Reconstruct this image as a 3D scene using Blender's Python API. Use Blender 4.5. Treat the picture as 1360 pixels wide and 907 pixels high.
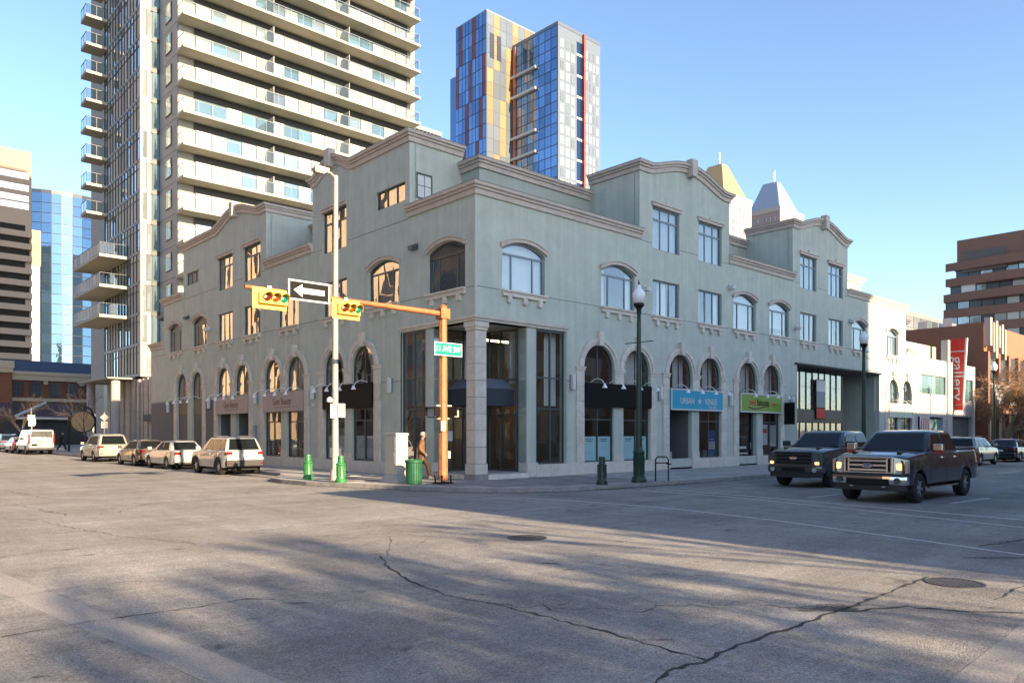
import bpy, bmesh, math, random
from mathutils import Vector, Matrix
from mathutils.geometry import tessellate_polygon
R_ = math.radians
random.seed(7)
for o in list(bpy.data.objects): bpy.data.objects.remove(o)
scene = bpy.context.scene
col = scene.collection

# ------------------------------------------------------------------ camera, sky, sun, exposure
# world: corner of the green building at the origin, avenue facade along +X (faces -Y),
# side-street facade along +Y (faces -X), metres
cam_data = bpy.data.cameras.new('camera'); cam = bpy.data.objects.new('camera', cam_data); col.objects.link(cam)
cam.location = (-18.1, -21.8, 1.9); cam.rotation_euler = (R_(90), 0, -R_(42.454))
cam_data.sensor_width = 36; cam_data.lens = 1010/1360*36; cam_data.shift_y = 0.0886
cam_data.clip_start = 0.1; cam_data.clip_end = 6000
scene.camera = cam
SUN_EL, SUN_X = 19.0, 0.045           # elevation (deg), sideways slope of the sun direction
world = bpy.data.worlds.new('World'); scene.world = world; world.use_nodes = True
wn = world.node_tree.nodes; wl = world.node_tree.links
for n in list(wn): wn.remove(n)
sky = wn.new('ShaderNodeTexSky'); sky.sky_type = 'NISHITA'; sky.sun_disc = False
sky.sun_elevation = R_(SUN_EL); sky.sun_rotation = R_(180) - math.atan(SUN_X)
sky.altitude = 1000; sky.air_density = 1.0; sky.dust_density = 1.3; sky.ozone_density = 2.0
bg = wn.new('ShaderNodeBackground'); bg.inputs['Strength'].default_value = 0.11
wo = wn.new('ShaderNodeOutputWorld'); wl.new(sky.outputs[0], bg.inputs[0]); wl.new(bg.outputs[0], wo.inputs[0])
sun_d = bpy.data.lights.new('sun', 'SUN'); sun_d.energy = 5.0; sun_d.angle = R_(0.6); sun_d.color = (1.0, 0.765, 0.49)
sun = bpy.data.objects.new('sun', sun_d); col.objects.link(sun)
sdir = Vector((SUN_X, -1, 0)).normalized()*math.cos(R_(SUN_EL)) + Vector((0, 0, math.sin(R_(SUN_EL))))
sun.rotation_euler = sdir.to_track_quat('Z', 'Y').to_euler(); sun.location = (0, -60, 60)
vs = scene.view_settings; vs.view_transform = 'Standard'; vs.look = 'None'; vs.exposure = 1.7; vs.gamma = 1
vs.use_curve_mapping = False
scene.cycles.max_bounces = 8; scene.cycles.transparent_max_bounces = 12
scene.cycles.caustics_reflective = False; scene.cycles.caustics_refractive = False

# ------------------------------------------------------------------ pixel -> place (the photo is 1360 x 907)
F_, CX, HY, CH = 1010., 680., 574., 1.9
_c, _s = math.cos(R_(42.454)), math.sin(R_(42.454))
def W(X, D): rx, ry = X+1.36, D-28.3; return (rx*_c+ry*_s, -rx*_s+ry*_c)
def G(u, v, z=0.0): D = (CH-z)*F_/(v-HY); return W((u-CX)/F_*D, D)          # ground point
def AT(u, v, D): return W((u-CX)/F_*D, D)+(CH+(HY-v)/F_*D,)                  # point at a depth
def PY(u, y): k = (u-CX)/F_; return (k*(28.3+y*_c)+1.36+y*_s)/(_c-k*_s)      # x on a plane y = const
def PX(u, x): k = (u-CX)/F_; return (k*(28.3+x*_s)+1.36-x*_c)/(-_s-k*_c)     # y on a plane x = const
def ZZ(x, y, v): return CH+(HY-v)*(28.3+x*_s+y*_c)/F_

# ------------------------------------------------------------------ materials
MATS = {}
def nodes(name):
    m = bpy.data.materials.new(name); m.use_nodes = True; MATS[name] = m
    nt = m.node_tree; return m, nt, nt.nodes, nt.links, nt.nodes['Principled BSDF']
def lin(c): return tuple(((x/12.92) if x <= .04045 else ((x+.055)/1.055)**2.4) for x in c)
def mat(name, colr, rough=.6, var=.0, scale=4., metal=0., bump=0., bscale=40., spec=.5, streak=0., coat=0., dark=None, stretch=None, per=0.):
    """Principled surface; var = mottling of the colour, streak = vertical rain streaks, per = variation object by object."""
    m, nt, N, L, P = nodes(name)
    P.inputs['Roughness'].default_value = rough; P.inputs['Metallic'].default_value = metal
    P.inputs['Specular IOR Level'].default_value = spec
    if coat: P.inputs['Coat Weight'].default_value = coat; P.inputs['Coat Roughness'].default_value = .04
    c = N.new('ShaderNodeRGB'); c.outputs[0].default_value = (*colr, 1); out = c.outputs[0]
    tc = N.new('ShaderNodeTexCoord'); co = tc.outputs['Object']
    geo = N.new('ShaderNodeNewGeometry'); pos = geo.outputs['Position']
    def mult(inp, fac_socket, lo, hi):
        r = N.new('ShaderNodeMapRange'); r.inputs['From Min'].default_value = .3; r.inputs['From Max'].default_value = .7
        r.inputs['To Min'].default_value = lo; r.inputs['To Max'].default_value = hi; L.new(fac_socket, r.inputs['Value'])
        mx = N.new('ShaderNodeVectorMath'); mx.operation = 'SCALE'; L.new(inp, mx.inputs[0]); L.new(r.outputs[0], mx.inputs['Scale']); return mx.outputs[0]
    if var:
        n = N.new('ShaderNodeTexNoise'); n.inputs['Scale'].default_value = scale; n.inputs['Detail'].default_value = 8; n.inputs['Roughness'].default_value = .65
        if stretch:
            mp = N.new('ShaderNodeMapping'); mp.inputs['Scale'].default_value = stretch; L.new(pos, mp.inputs[0]); L.new(mp.outputs[0], n.inputs['Vector'])
        else: L.new(pos, n.inputs['Vector'])
        out = mult(out, n.outputs['Fac'], 1-var, 1+var)
        rr = N.new('ShaderNodeMapRange'); rr.inputs['To Min'].default_value = max(.02, rough-.1); rr.inputs['To Max'].default_value = min(1, rough+.1)
        L.new(n.outputs['Fac'], rr.inputs['Value']); L.new(rr.outputs[0], P.inputs['Roughness'])
    if streak:
        mp = N.new('ShaderNodeMapping'); mp.inputs['Scale'].default_value = (2.2, 2.2, .12); L.new(pos, mp.inputs[0])
        n = N.new('ShaderNodeTexNoise'); n.inputs['Scale'].default_value = 1.6; n.inputs['Detail'].default_value = 6; L.new(mp.outputs[0], n.inputs['Vector'])
        out = mult(out, n.outputs['Fac'], 1-streak, 1+streak*.6)
    if per:
        oi = N.new('ShaderNodeObjectInfo'); r = N.new('ShaderNodeMapRange'); r.inputs['To Min'].default_value = 1-per; r.inputs['To Max'].default_value = 1+per
        L.new(oi.outputs['Random'], r.inputs['Value'])
        mx = N.new('ShaderNodeVectorMath'); mx.operation = 'SCALE'; L.new(out, mx.inputs[0]); L.new(r.outputs[0], mx.inputs['Scale']); out = mx.outputs[0]
    L.new(out, P.inputs['Base Color'])
    if bump:
        n = N.new('ShaderNodeTexNoise'); n.inputs['Scale'].default_value = bscale; n.inputs['Detail'].default_value = 5; L.new(pos, n.inputs['Vector'])
        b = N.new('ShaderNodeBump'); b.inputs['Strength'].default_value = bump; b.inputs['Distance'].default_value = .02
        L.new(n.outputs['Fac'], b.inputs['Height']); L.new(b.outputs[0], P.inputs['Normal'])
    return m
def glass(name, tint=(.75, .8, .8), refl=.12, wav=.02, wsc=.7):
    """Clear window pane: see-through with a mirror coat that grows towards grazing angles; slightly wavy."""
    m, nt, N, L, P = nodes(name); N.remove(P); out = N['Material Output']
    t = N.new('ShaderNodeBsdfTransparent'); t.inputs[0].default_value = (*tint, 1)
    g = N.new('ShaderNodeBsdfGlossy'); g.inputs['Roughness'].default_value = .01; g.inputs[0].default_value = (.95, .97, 1, 1)
    ge = N.new('ShaderNodeNewGeometry'); dt = N.new('ShaderNodeVectorMath'); dt.operation = 'DOT_PRODUCT'; L.new(ge.outputs['Incoming'], dt.inputs[0]); L.new(ge.outputs['Normal'], dt.inputs[1])
    ab = N.new('ShaderNodeMath'); ab.operation = 'ABSOLUTE'; L.new(dt.outputs['Value'], ab.inputs[0])
    om = N.new('ShaderNodeMath'); om.operation = 'SUBTRACT'; om.inputs[0].default_value = 1; L.new(ab.outputs[0], om.inputs[1])
    pw = N.new('ShaderNodeMath'); pw.operation = 'POWER'; pw.inputs[1].default_value = 4.; L.new(om.outputs[0], pw.inputs[0])
    a = N.new('ShaderNodeMath'); a.operation = 'MULTIPLY_ADD'; a.inputs[1].default_value = .9; a.inputs[2].default_value = refl*.55+.03; a.use_clamp = True   # each pane has two faces
    L.new(pw.outputs[0], a.inputs[0])
    mx = N.new('ShaderNodeMixShader'); L.new(a.outputs[0], mx.inputs[0]); L.new(t.outputs[0], mx.inputs[1]); L.new(g.outputs[0], mx.inputs[2]); L.new(mx.outputs[0], out.inputs[0])
    if wav:
        geo = N.new('ShaderNodeNewGeometry'); n = N.new('ShaderNodeTexNoise'); n.inputs['Scale'].default_value = wsc; n.inputs['Detail'].default_value = 1; L.new(geo.outputs['Position'], n.inputs['Vector'])
        b = N.new('ShaderNodeBump'); b.inputs['Strength'].default_value = wav*5; b.inputs['Distance'].default_value = .1; L.new(n.outputs['Fac'], b.inputs['Height'])
        L.new(b.outputs[0], g.inputs['Normal'])
    return m
def curtain_wall(name, base, metal=.75, rough=.05, var=.25, wav=.015):
    """Coated facade glass seen from far: mirror-like, tinted, every pane a little different."""
    m, nt, N, L, P = nodes(name)
    P.inputs['Metallic'].default_value = metal; P.inputs['Roughness'].default_value = rough; P.inputs['Specular IOR Level'].default_value = .8
    oi = N.new('ShaderNodeObjectInfo'); r = N.new('ShaderNodeMapRange'); r.inputs['To Min'].default_value = 1-var; r.inputs['To Max'].default_value = 1+var; L.new(oi.outputs['Random'], r.inputs['Value'])
    mx = N.new('ShaderNodeVectorMath'); mx.operation = 'SCALE'; mx.inputs[0].default_value = base; L.new(r.outputs[0], mx.inputs['Scale']); L.new(mx.outputs[0], P.inputs['Base Color'])
    geo = N.new('ShaderNodeNewGeometry'); n = N.new('ShaderNodeTexNoise'); n.inputs['Scale'].default_value = .35; n.inputs['Detail'].default_value = 2; L.new(geo.outputs['Position'], n.inputs['Vector'])
    b = N.new('ShaderNodeBump'); b.inputs['Strength'].default_value = wav*5; b.inputs['Distance'].default_value = .3; L.new(n.outputs['Fac'], b.inputs['Height']); L.new(b.outputs[0], P.inputs['Normal'])
    return m
def emit(name, colr, st):
    m, nt, N, L, P = nodes(name); P.inputs['Base Color'].default_value = (*colr, 1); P.inputs['Emission Color'].default_value = (*colr, 1); P.inputs['Emission Strength'].default_value = st; return m

# ------------------------------------------------------------------ mesh builder
class MB:
    def __init__(self, F=None): self.v = []; self.f = []; self.mi = []; self.F = F
    def P(self, p): return tuple(self.F(*p)) if self.F else tuple(p)
    def add(self, vs, fs, m=0):
        b = len(self.v); self.v += [self.P(p) for p in vs]; self.f += [tuple(b+i for i in f) for f in fs]; self.mi += [m]*len(fs); return self
    def box(self, a0, b0, c0, a1, b1, c1, m=0):
        return self.add([(a0,b0,c0),(a1,b0,c0),(a1,b1,c0),(a0,b1,c0),(a0,b0,c1),(a1,b0,c1),(a1,b1,c1),(a0,b1,c1)],
            [(3,2,1,0),(4,5,6,7),(0,1,5,4),(1,2,6,5),(2,3,7,6),(3,0,4,7)], m)
    def quad(self, a, b, c, d, m=0): return self.add([a,b,c,d], [(0,1,2,3)], m)
    def prism(self, poly, c0, c1, m=0):
        """polygon in the first two coordinates, extruded along the third"""
        n = len(poly); vs = [(p[0],p[1],c0) for p in poly]+[(p[0],p[1],c1) for p in poly]
        return self.add(vs, [tuple(range(n-1,-1,-1)), tuple(range(n,2*n))]+[(i,(i+1)%n,n+(i+1)%n,n+i) for i in range(n)], m)
    def lathe(self, prof, cx=0, cy=0, n=16, m=0, caps=True):
        vs = []; fs = []
        for r, z in prof:
            for k in range(n): t = 2*math.pi*k/n; vs.append((cx+r*math.cos(t), cy+r*math.sin(t), z))
        for i in range(len(prof)-1):
            for k in range(n): fs.append((i*n+k, i*n+(k+1)%n, (i+1)*n+(k+1)%n, (i+1)*n+k))
        if caps: fs.append(tuple(range(n-1,-1,-1))); b = (len(prof)-1)*n; fs.append(tuple(range(b, b+n)))
        return self.add(vs, fs, m)
    def tube(self, pts, r, n=8, m=0, caps=True):
        pts = [Vector(p) for p in pts]; vs = []; fs = []
        rr = r if isinstance(r, (list, tuple)) else [r]*len(pts)
        up = None
        for i, p in enumerate(pts):
            d = (pts[min(i+1, len(pts)-1)]-pts[max(i-1, 0)]); d = d.normalized() if d.length > 1e-9 else Vector((0,0,1))
            if up is None: up = Vector((0,0,1)) if abs(d.z) < .9 else Vector((1,0,0))
            a = d.cross(up); a = a.normalized() if a.length > 1e-6 else d.orthogonal().normalized(); b = a.cross(d).normalized(); up = b
            for k in range(n): t = 2*math.pi*k/n; vs.append(tuple(p+(a*math.cos(t)+b*math.sin(t))*rr[i]))
        for i in range(len(pts)-1):
            for k in range(n): fs.append((i*n+k, i*n+(k+1)%n, (i+1)*n+(k+1)%n, (i+1)*n+k))
        if caps: fs.append(tuple(range(n-1,-1,-1))); b = (len(pts)-1)*n; fs.append(tuple(range(b, b+n)))
        return self.add(vs, fs, m)
    def cyl(self, p0, p1, r, n=12, m=0): return self.tube([p0, p1], r, n, m)
    def build(self, name, mats, parent=None, smooth=None, fix=True, bevel=0):
        me = bpy.data.meshes.new(name); me.from_pydata(self.v, [], self.f)
        if not isinstance(mats, (list, tuple)): mats = [mats]
        for m in mats: me.materials.append(MATS[m] if isinstance(m, str) else m)
        if len(mats) > 1: me.polygons.foreach_set('material_index', self.mi)
        if fix or bevel:
            bm = bmesh.new(); bm.from_mesh(me)
            if bevel: bmesh.ops.bevel(bm, geom=[e for e in bm.edges if e.is_manifold and e.calc_face_angle(0) > .6], offset=bevel, segments=2, affect='EDGES', profile=.6)
            if fix: bmesh.ops.recalc_face_normals(bm, faces=bm.faces)
            bm.to_mesh(me); bm.free()
        if smooth is not None:
            me.polygons.foreach_set('use_smooth', [True]*len(me.polygons)); me.set_sharp_from_angle(angle=R_(smooth))
        me.update()
        o = bpy.data.objects.new(name, me); link(o, parent); return o
ORIG = {}
def link(o, parent=None):
    col.objects.link(o)
    if parent is not None:
        o.parent = parent
        if parent.name in ORIG: o.matrix_parent_inverse = Matrix.Translation(-ORIG[parent.name])
def tag(o, label=None, cat=None, group=None, kind=None):
    if label: o['label'] = label
    if cat: o['category'] = cat
    if group: o['group'] = group
    if kind: o['kind'] = kind
    return o
def thing(name, label, cat, loc=(0,0,0), group=None, local=False):
    """Empty at the thing's base. local=False: its parts are given in world coordinates."""
    o = bpy.data.objects.new(name, None); o.empty_display_size = .3; o.location = loc; col.objects.link(o)
    if not local: ORIG[o.name] = Vector(loc)
    return tag(o, label, cat, group)
def copy_tree(o, parent=None):
    c = o.copy(); col.objects.link(c)
    if parent is not None: c.parent = parent
    for ch in o.children: copy_tree(ch, c)
    return c
def inst(name, src, mtx, parent=None, material=None):
    """another object on the same mesh data"""
    o = bpy.data.objects.new(name, src); o.matrix_local = mtx; link(o, parent); return o
_unit = {}
def unit_box(m):
    if m not in _unit:
        b = MB().box(-.5,-.5,-.5,.5,.5,.5); me = bpy.data.meshes.new('box_'+m); me.from_pydata(b.v, [], b.f); me.materials.append(MATS[m]); me.update()
        _unit[m] = me
    return _unit[m]
def ibox(name, m, p0, p1, parent=None, rot=None):
    """box from p0 to p1 on shared mesh data"""
    c = [(p0[i]+p1[i])/2 for i in range(3)]; s = [abs(p1[i]-p0[i]) for i in range(3)]
    M = Matrix.Translation(c) @ (rot.to_4x4() if rot else Matrix.Identity(4)) @ Matrix.Diagonal((*[max(x, 1e-4) for x in s], 1))
    return inst(name, unit_box(m), M, parent)
FR = lambda s, z, d: (s, -d, z)      # avenue facade: along, up, outwards
FL = lambda s, z, d: (-d, s, z)      # side-street facade
def fbox(name, m, F, s0, z0, d0, s1, z1, d1, parent=None, rot=None):
    a = F(s0, z0, d0); b = F(s1, z1, d1); return ibox(name, m, a, b, parent, rot)
def tilt(F, amt):
    a = random.uniform(-amt, amt); b = random.uniform(-amt, amt)
    ax = Vector(F(1,0,0))-Vector(F(0,0,0)); return Matrix.Rotation(a, 3, 'Z') @ Matrix.Rotation(b, 3, ax)
def text(body, size, name, m, mtx, parent, extrude=.004, align='CENTER', sx=1.0, spacing=1.0, bold=0.):
    cu = bpy.data.curves.new('txt', 'FONT'); cu.body = body; cu.size = size; cu.extrude = extrude; cu.align_x = align; cu.align_y = 'CENTER'; cu.space_character = spacing; cu.offset = bold; cu.resolution_u = 3
    t = bpy.data.objects.new('txt', cu); col.objects.link(t); dg = bpy.context.evaluated_depsgraph_get()
    me = bpy.data.meshes.new_from_object(t.evaluated_get(dg)); bpy.data.objects.remove(t); bpy.data.curves.remove(cu)
    me.transform(Matrix.Diagonal((sx,1,1,1))); me.materials.clear(); me.materials.append(MATS[m]); me.name = name
    o = bpy.data.objects.new(name, me); o.matrix_local = mtx; link(o, parent); return o
def tmat(F, s, z, d):
    """text matrix: local x along the facade reading left to right for someone outside, y up"""
    x = (Vector(F(1,0,0))-Vector(F(0,0,0))); n = (Vector(F(0,0,1))-Vector(F(0,0,0))); u = Vector((0,0,1))
    if x.cross(u).dot(n) < 0: x = -x
    M = Matrix((x, u, n)).transposed().to_4x4(); M.translation = Vector(F(s, z, d)); return M

# ------------------------------------------------------------------ palette
mat('stucco', (.465,.50,.44), .85, var=.10, scale=1.3, bump=.25, bscale=60, streak=.10)
mat('stucco_edge', (.50,.50,.44), .8, var=.06)
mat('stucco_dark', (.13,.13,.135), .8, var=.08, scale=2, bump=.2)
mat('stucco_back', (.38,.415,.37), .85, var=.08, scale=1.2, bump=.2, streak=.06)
mat('trim', (.52,.455,.405), .7, var=.10, scale=3, bump=.15, bscale=80, streak=.08)
mat('stone', (.60,.55,.48), .75, var=.13, scale=3.5, bump=.25, bscale=50, per=.06, streak=.05)
mat('flashing_shade', (.10,.085,.08), .5, var=.2)
mat('joint', (.12,.12,.115), .8)
mat('frame_dark', (.055,.07,.075), .4, var=.1)
mat('frame_grey', (.20,.24,.27), .45)
mat('frame_brown', (.06,.05,.045), .4)
mat('curtain', (.72,.72,.70), .9, var=.08, scale=3, stretch=(8,8,.5))
mat('blind', (.62,.63,.62), .8, var=.05)
mat('curtain_tan', (.42,.31,.20), .9, var=.12, scale=3, stretch=(8,8,.5))
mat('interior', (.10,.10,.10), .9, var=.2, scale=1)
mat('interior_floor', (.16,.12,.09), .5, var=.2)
glass('window_glass', (.92,.95,.95), .16)
glass('shop_glass', (.90,.92,.92), .05, wav=.012)
glass('left_glass', (.8,.8,.8), .36, wav=.02, wsc=.9)
mat('asphalt_dummy', (.1,.1,.1))
mat('black', (.010,.010,.010), .45, spec=.25)
mat('rubber', (.018,.018,.019), .75, var=.2)
mat('chrome', (.75,.76,.78), .12, metal=1.)
mat('steel', (.45,.46,.48), .35, metal=.9, var=.1)
mat('galv', (.40,.365,.31), .5, metal=.15, var=.08, scale=3)
mat('white_paint', (.58,.57,.55), .45, var=.04)
mat('white_dull', (.6,.6,.58), .6, var=.06)
mat('rust_pole', (.33,.12,.04), .55, var=.35, scale=5, bump=.1, streak=.15)
mat('green_paint', (.018,.10,.045), .35, var=.2, scale=5, coat=.2)
mat('green_dark', (.012,.038,.026), .4, var=.2, scale=5)
mat('bollard_green', (.03,.17,.05), .4, var=.2, scale=6)
mat('signal_yellow', (.75,.45,.07), .5, var=.06)
mat('sign_green', (.0,.30,.16), .35)
mat('sign_black', (.008,.008,.008), .6, spec=.12)
mat('sign_plate', (.40,.39,.37), .5)
mat('sign_white', (.58,.58,.57), .4)
mat('lamp_white', (.8,.8,.78), .35)
mat('asphalt_patch', (.028,.027,.027), .9, var=.2)
# ------------------------------------------------------------------ ground, road, pavement
def asphalt():
    m, nt, N, L, P = nodes('asphalt'); geo = N.new('ShaderNodeNewGeometry'); pos = geo.outputs['Position']
    def noise(sc, det=6, rough=.6, stretch=None):
        n = N.new('ShaderNodeTexNoise'); n.inputs['Scale'].default_value = sc; n.inputs['Detail'].default_value = det; n.inputs['Roughness'].default_value = rough
        if stretch: mp = N.new('ShaderNodeMapping'); mp.inputs['Scale'].default_value = stretch; L.new(pos, mp.inputs[0]); L.new(mp.outputs[0], n.inputs['Vector'])
        else: L.new(pos, n.inputs['Vector'])
        return n.outputs['Fac']
    def rng(s, a, b, lo, hi):
        r = N.new('ShaderNodeMapRange'); r.inputs['From Min'].default_value = a; r.inputs['From Max'].default_value = b; r.inputs['To Min'].default_value = lo; r.inputs['To Max'].default_value = hi; L.new(s, r.inputs['Value']); return r.outputs[0]
    def mul(a, b):
        k = N.new('ShaderNodeMath'); k.operation = 'MULTIPLY'; L.new(a, k.inputs[0]); L.new(b, k.inputs[1]); return k.outputs[0]
    agg = N.new('ShaderNodeTexVoronoi'); agg.inputs['Scale'].default_value = 85; L.new(pos, agg.inputs['Vector'])
    sep = N.new('ShaderNodeSeparateColor'); L.new(agg.outputs['Color'], sep.inputs[0])
    f = mul(rng(noise(.35, 6), .3, .7, .78, 1.18), rng(noise(3.2, 8, .7), .3, .7, .84, 1.14))
    f = mul(f, rng(sep.outputs[0], 0, 1, .62, 1.45))
    f = mul(f, rng(noise(30, 3), .3, .7, .86, 1.14))
    f = mul(f, rng(noise(.8, 7, .75, (.09, 1.0, 1)), .33, .67, .76, 1.16))     # wear running with the avenue
    f = mul(f, rng(noise(.8, 7, .75, (1.0, .09, 1)), .33, .67, .84, 1.12))
    f = mul(f, rng(noise(11, 6, .8), .3, .7, .82, 1.16))     # and with the side street
    sp = N.new('ShaderNodeTexNoise'); sp.inputs['Scale'].default_value = 1.7; sp.inputs['Detail'].default_value = 3; L.new(pos, sp.inputs['Vector'])
    f = mul(f, rng(sp.outputs['Fac'], .66, .72, 1, .55))                        # oil spots
    cc = N.new('ShaderNodeVectorMath'); cc.operation = 'SCALE'; cc.inputs[0].default_value = (.265, .248, .230); L.new(f, cc.inputs['Scale']); L.new(cc.outputs[0], P.inputs['Base Color'])
    P.inputs['Roughness'].default_value = .82; P.inputs['Specular IOR Level'].default_value = .35
    b = N.new('ShaderNodeBump'); b.inputs['Strength'].default_value = .55; b.inputs['Distance'].default_value = .012
    L.new(agg.outputs['Distance'], b.inputs['Height']); L.new(b.outputs[0], P.inputs['Normal']); return m
asphalt()
mat('concrete', (.33,.315,.30), .85, var=.16, scale=2.2, bump=.25, bscale=90, per=.10)
mat('kerb', (.27,.25,.24), .85, var=.25, scale=4, bump=.3)
mat('paver', (.22,.205,.20), .85, var=.15, scale=5, bump=.25, per=.2)
mat('earth', (.16,.15,.14), .95, var=.2, scale=.05)
def faded_paint(name, colr, wear, lo=0., hi=1., sc=14):
    m, nt, N, L, P = nodes(name); out = N['Material Output']; P.inputs['Base Color'].default_value = (*colr, 1); P.inputs['Roughness'].default_value = .7
    geo = N.new('ShaderNodeNewGeometry'); n = N.new('ShaderNodeTexNoise'); n.inputs['Scale'].default_value = sc; n.inputs['Detail'].default_value = 8; n.inputs['Roughness'].default_value = .75; L.new(geo.outputs['Position'], n.inputs['Vector'])
    r = N.new('ShaderNodeMapRange'); r.inputs['From Min'].default_value = wear-.12; r.inputs['From Max'].default_value = wear+.12; r.inputs['To Min'].default_value = lo; r.inputs['To Max'].default_value = hi; L.new(n.outputs['Fac'], r.inputs['Value'])
    t = N.new('ShaderNodeBsdfTransparent'); mx = N.new('ShaderNodeMixShader'); L.new(r.outputs[0], mx.inputs[0]); L.new(t.outputs[0], mx.inputs[1]); L.new(P.outputs[0], mx.inputs[2]); L.new(mx.outputs[0], out.inputs[0])
faded_paint('road_paint', (.56,.54,.52), .38); faded_paint('road_paint_old', (.52,.48,.44), .48, .12, .62, 45); faded_paint('road_stain', (.05,.045,.042), .5, .0, .75, 7)

g = MB().quad((-4000,-4000,-.06),(4000,-4000,-.06),(4000,4000,-.06),(-4000,4000,-.06)).build('ground', 'earth', fix=False); tag(g, kind='structure')
rd = MB(); n = 24
rd.quad((-60,-140,0),(160,-140,0),(160,160,0),(-60,160,0)); road = rd.build('road', 'asphalt', fix=False); tag(road, kind='structure')
def strip(pts, w, z, name, m, parent=road):
    b = MB(); pts = [Vector((p[0], p[1], 0)) for p in pts]; L_ = []; R2 = []
    for i, p in enumerate(pts):
        d = (pts[min(i+1, len(pts)-1)]-pts[max(i-1, 0)]).normalized(); nn = Vector((-d.y, d.x, 0))
        ww = w[i] if isinstance(w, (list, tuple)) else w
        L_.append(p+nn*ww/2); R2.append(p-nn*ww/2)
    for i in range(len(pts)-1): b.quad((L_[i].x,L_[i].y,z),(R2[i].x,R2[i].y,z),(R2[i+1].x,R2[i+1].y,z),(L_[i+1].x,L_[i+1].y,z))
    o = b.build(name, m, parent, fix=False); return o
def gl(*px): return [G(*p) for p in px]
# painted lines (places read off the photograph, on the road plane)
strip([(2.72,-6.2),(2.45,-9.5),(1.75,-13.6),(1.15,-17.4),(.6,-21)], .13, .004, 'stop_line', 'road_paint')
strip([(1.95,-6.2),(1.75,-9.5),(.8,-13.6),(-.35,-17.6),(-1.0,-20.6)], .11, .004, 'crosswalk_line', 'road_paint')
strip(gl((640,662),(700,661.8),(760,665),(830,670),(900,676),(1030,691),(1187,712.5),(1360,737)), .11, .004, 'crosswalk_line', 'road_paint')
strip(gl((500,662),(560,658.5),(615,656),(660,659),(720,664)), .10, .004, 'crosswalk_line', 'road_paint_old')
strip([(4.3,-14.72),(6.9,-14.9)], .13, .004, 'lane_dash', 'road_paint'); strip([(14.5,-11.2),(18.5,-11.2)], .13, .004, 'lane_dash', 'road_paint')
strip([(22,-11.1),(25.5,-11.1)], .13, .004, 'lane_dash', 'road_paint'); strip([(30,-11.1),(33.5,-11.1)], .13, .004, 'lane_dash', 'road_paint')
strip([(5.0,-11.35),(3.2,-11.3)], .13, .004, 'lane_dash', 'road_paint')
strip(gl((-60,746),(0,773),(135,829),(240,868),(345,915),(520,1000)), .40, .004, 'stop_line', 'road_paint_old')
strip([(-8.2,-19.75),(-9.89,-19.85),(-11.6,-19.93),(-13,-20.0)], .34, .004, 'crosswalk_line', 'road_paint_old')
for k in range(5): strip([(-9.9, 6+9*k),(-9.9, 9+9*k)], .12, .004, 'lane_dash', 'road_paint_old')
# tarred cracks: thin wandering strips
def crack(px, w=.05, jit=.05):
    P0 = gl(*px); pts = []
    for a, b in zip(P0, P0[1:]):
        n = max(3, int(math.dist(a, b)/.12))
        for k in range(n): t = k/n; pts.append((a[0]+(b[0]-a[0])*t+random.gauss(0, jit*.35), a[1]+(b[1]-a[1])*t+random.gauss(0, jit*.35)))
    pts.append(P0[-1]); strip(pts, [w*random.uniform(.15, 1.1) for _ in pts], .006, 'crack', 'asphalt_patch')
crack([(505,738),(515,752),(545,772),(600,792),(660,803),(730,820),(830,846),(900,866),(936,876)], .042)
crack([(868,912),(880,896),(905,886),(936,876),(1000,850),(1060,830),(1130,806),(1200,780),(1232,766)], .055)
crack([(0,846),(70,834),(160,820),(250,808),(330,795)], .028)
crack([(330,795),(400,790),(520,782)], .012, .09)
crack([(1075,808),(1120,812),(1200,806),(1290,812),(1360,814)], .05, .1)
crack([(1010,803),(1075,808)], .02, .1); crack([(640,800),(780,812),(900,806),(1000,802)], .018, .25)
crack([(1302,725),(1330,721),(1365,716)], .05, .08); crack([(1320,797),(1365,775)], .03)
crack([(0,688),(40,690),(90,700),(160,712),(260,722)], .02, .1); crack([(20,670),(90,684),(150,682),(200,668)], .03, .15); crack([(0,650),(60,662),(130,664),(210,660)], .03, .12)
crack([(0,797),(120,775),(250,770)], .016, .08); crack([(480,725),(520,712),(515,740)], .015)
for (u, v, sx, sy) in [(1318,741,.5,.10),(1090,808,.4,.16),(1110,806,.25,.12),(1300,741,.3,.06),(730,748,.16,.05),(592,762,.14,.04),(500,736,.1,.04),(58,900,.12,.04),(930,764,.1,.03),(1045,700,.25,.03),(400,801,.2,.05),(865,850,.2,.05),(345,796,.2,.04),(640,790,.1,.03),(1160,742,.15,.03)]:
    x, y = G(u, v); poly = []
    for k in range(12): t = k*math.pi/6; r = random.uniform(.6, 1.25); poly.append((x+(math.cos(t)*sx*_c+math.sin(t)*sy*_s)*r, y+(-math.cos(t)*sx*_s+math.sin(t)*sy*_c)*r, .0075))
    MB().add(poly, [tuple(range(12))]).build('oil_stain', 'road_stain', road, fix=False)
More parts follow.
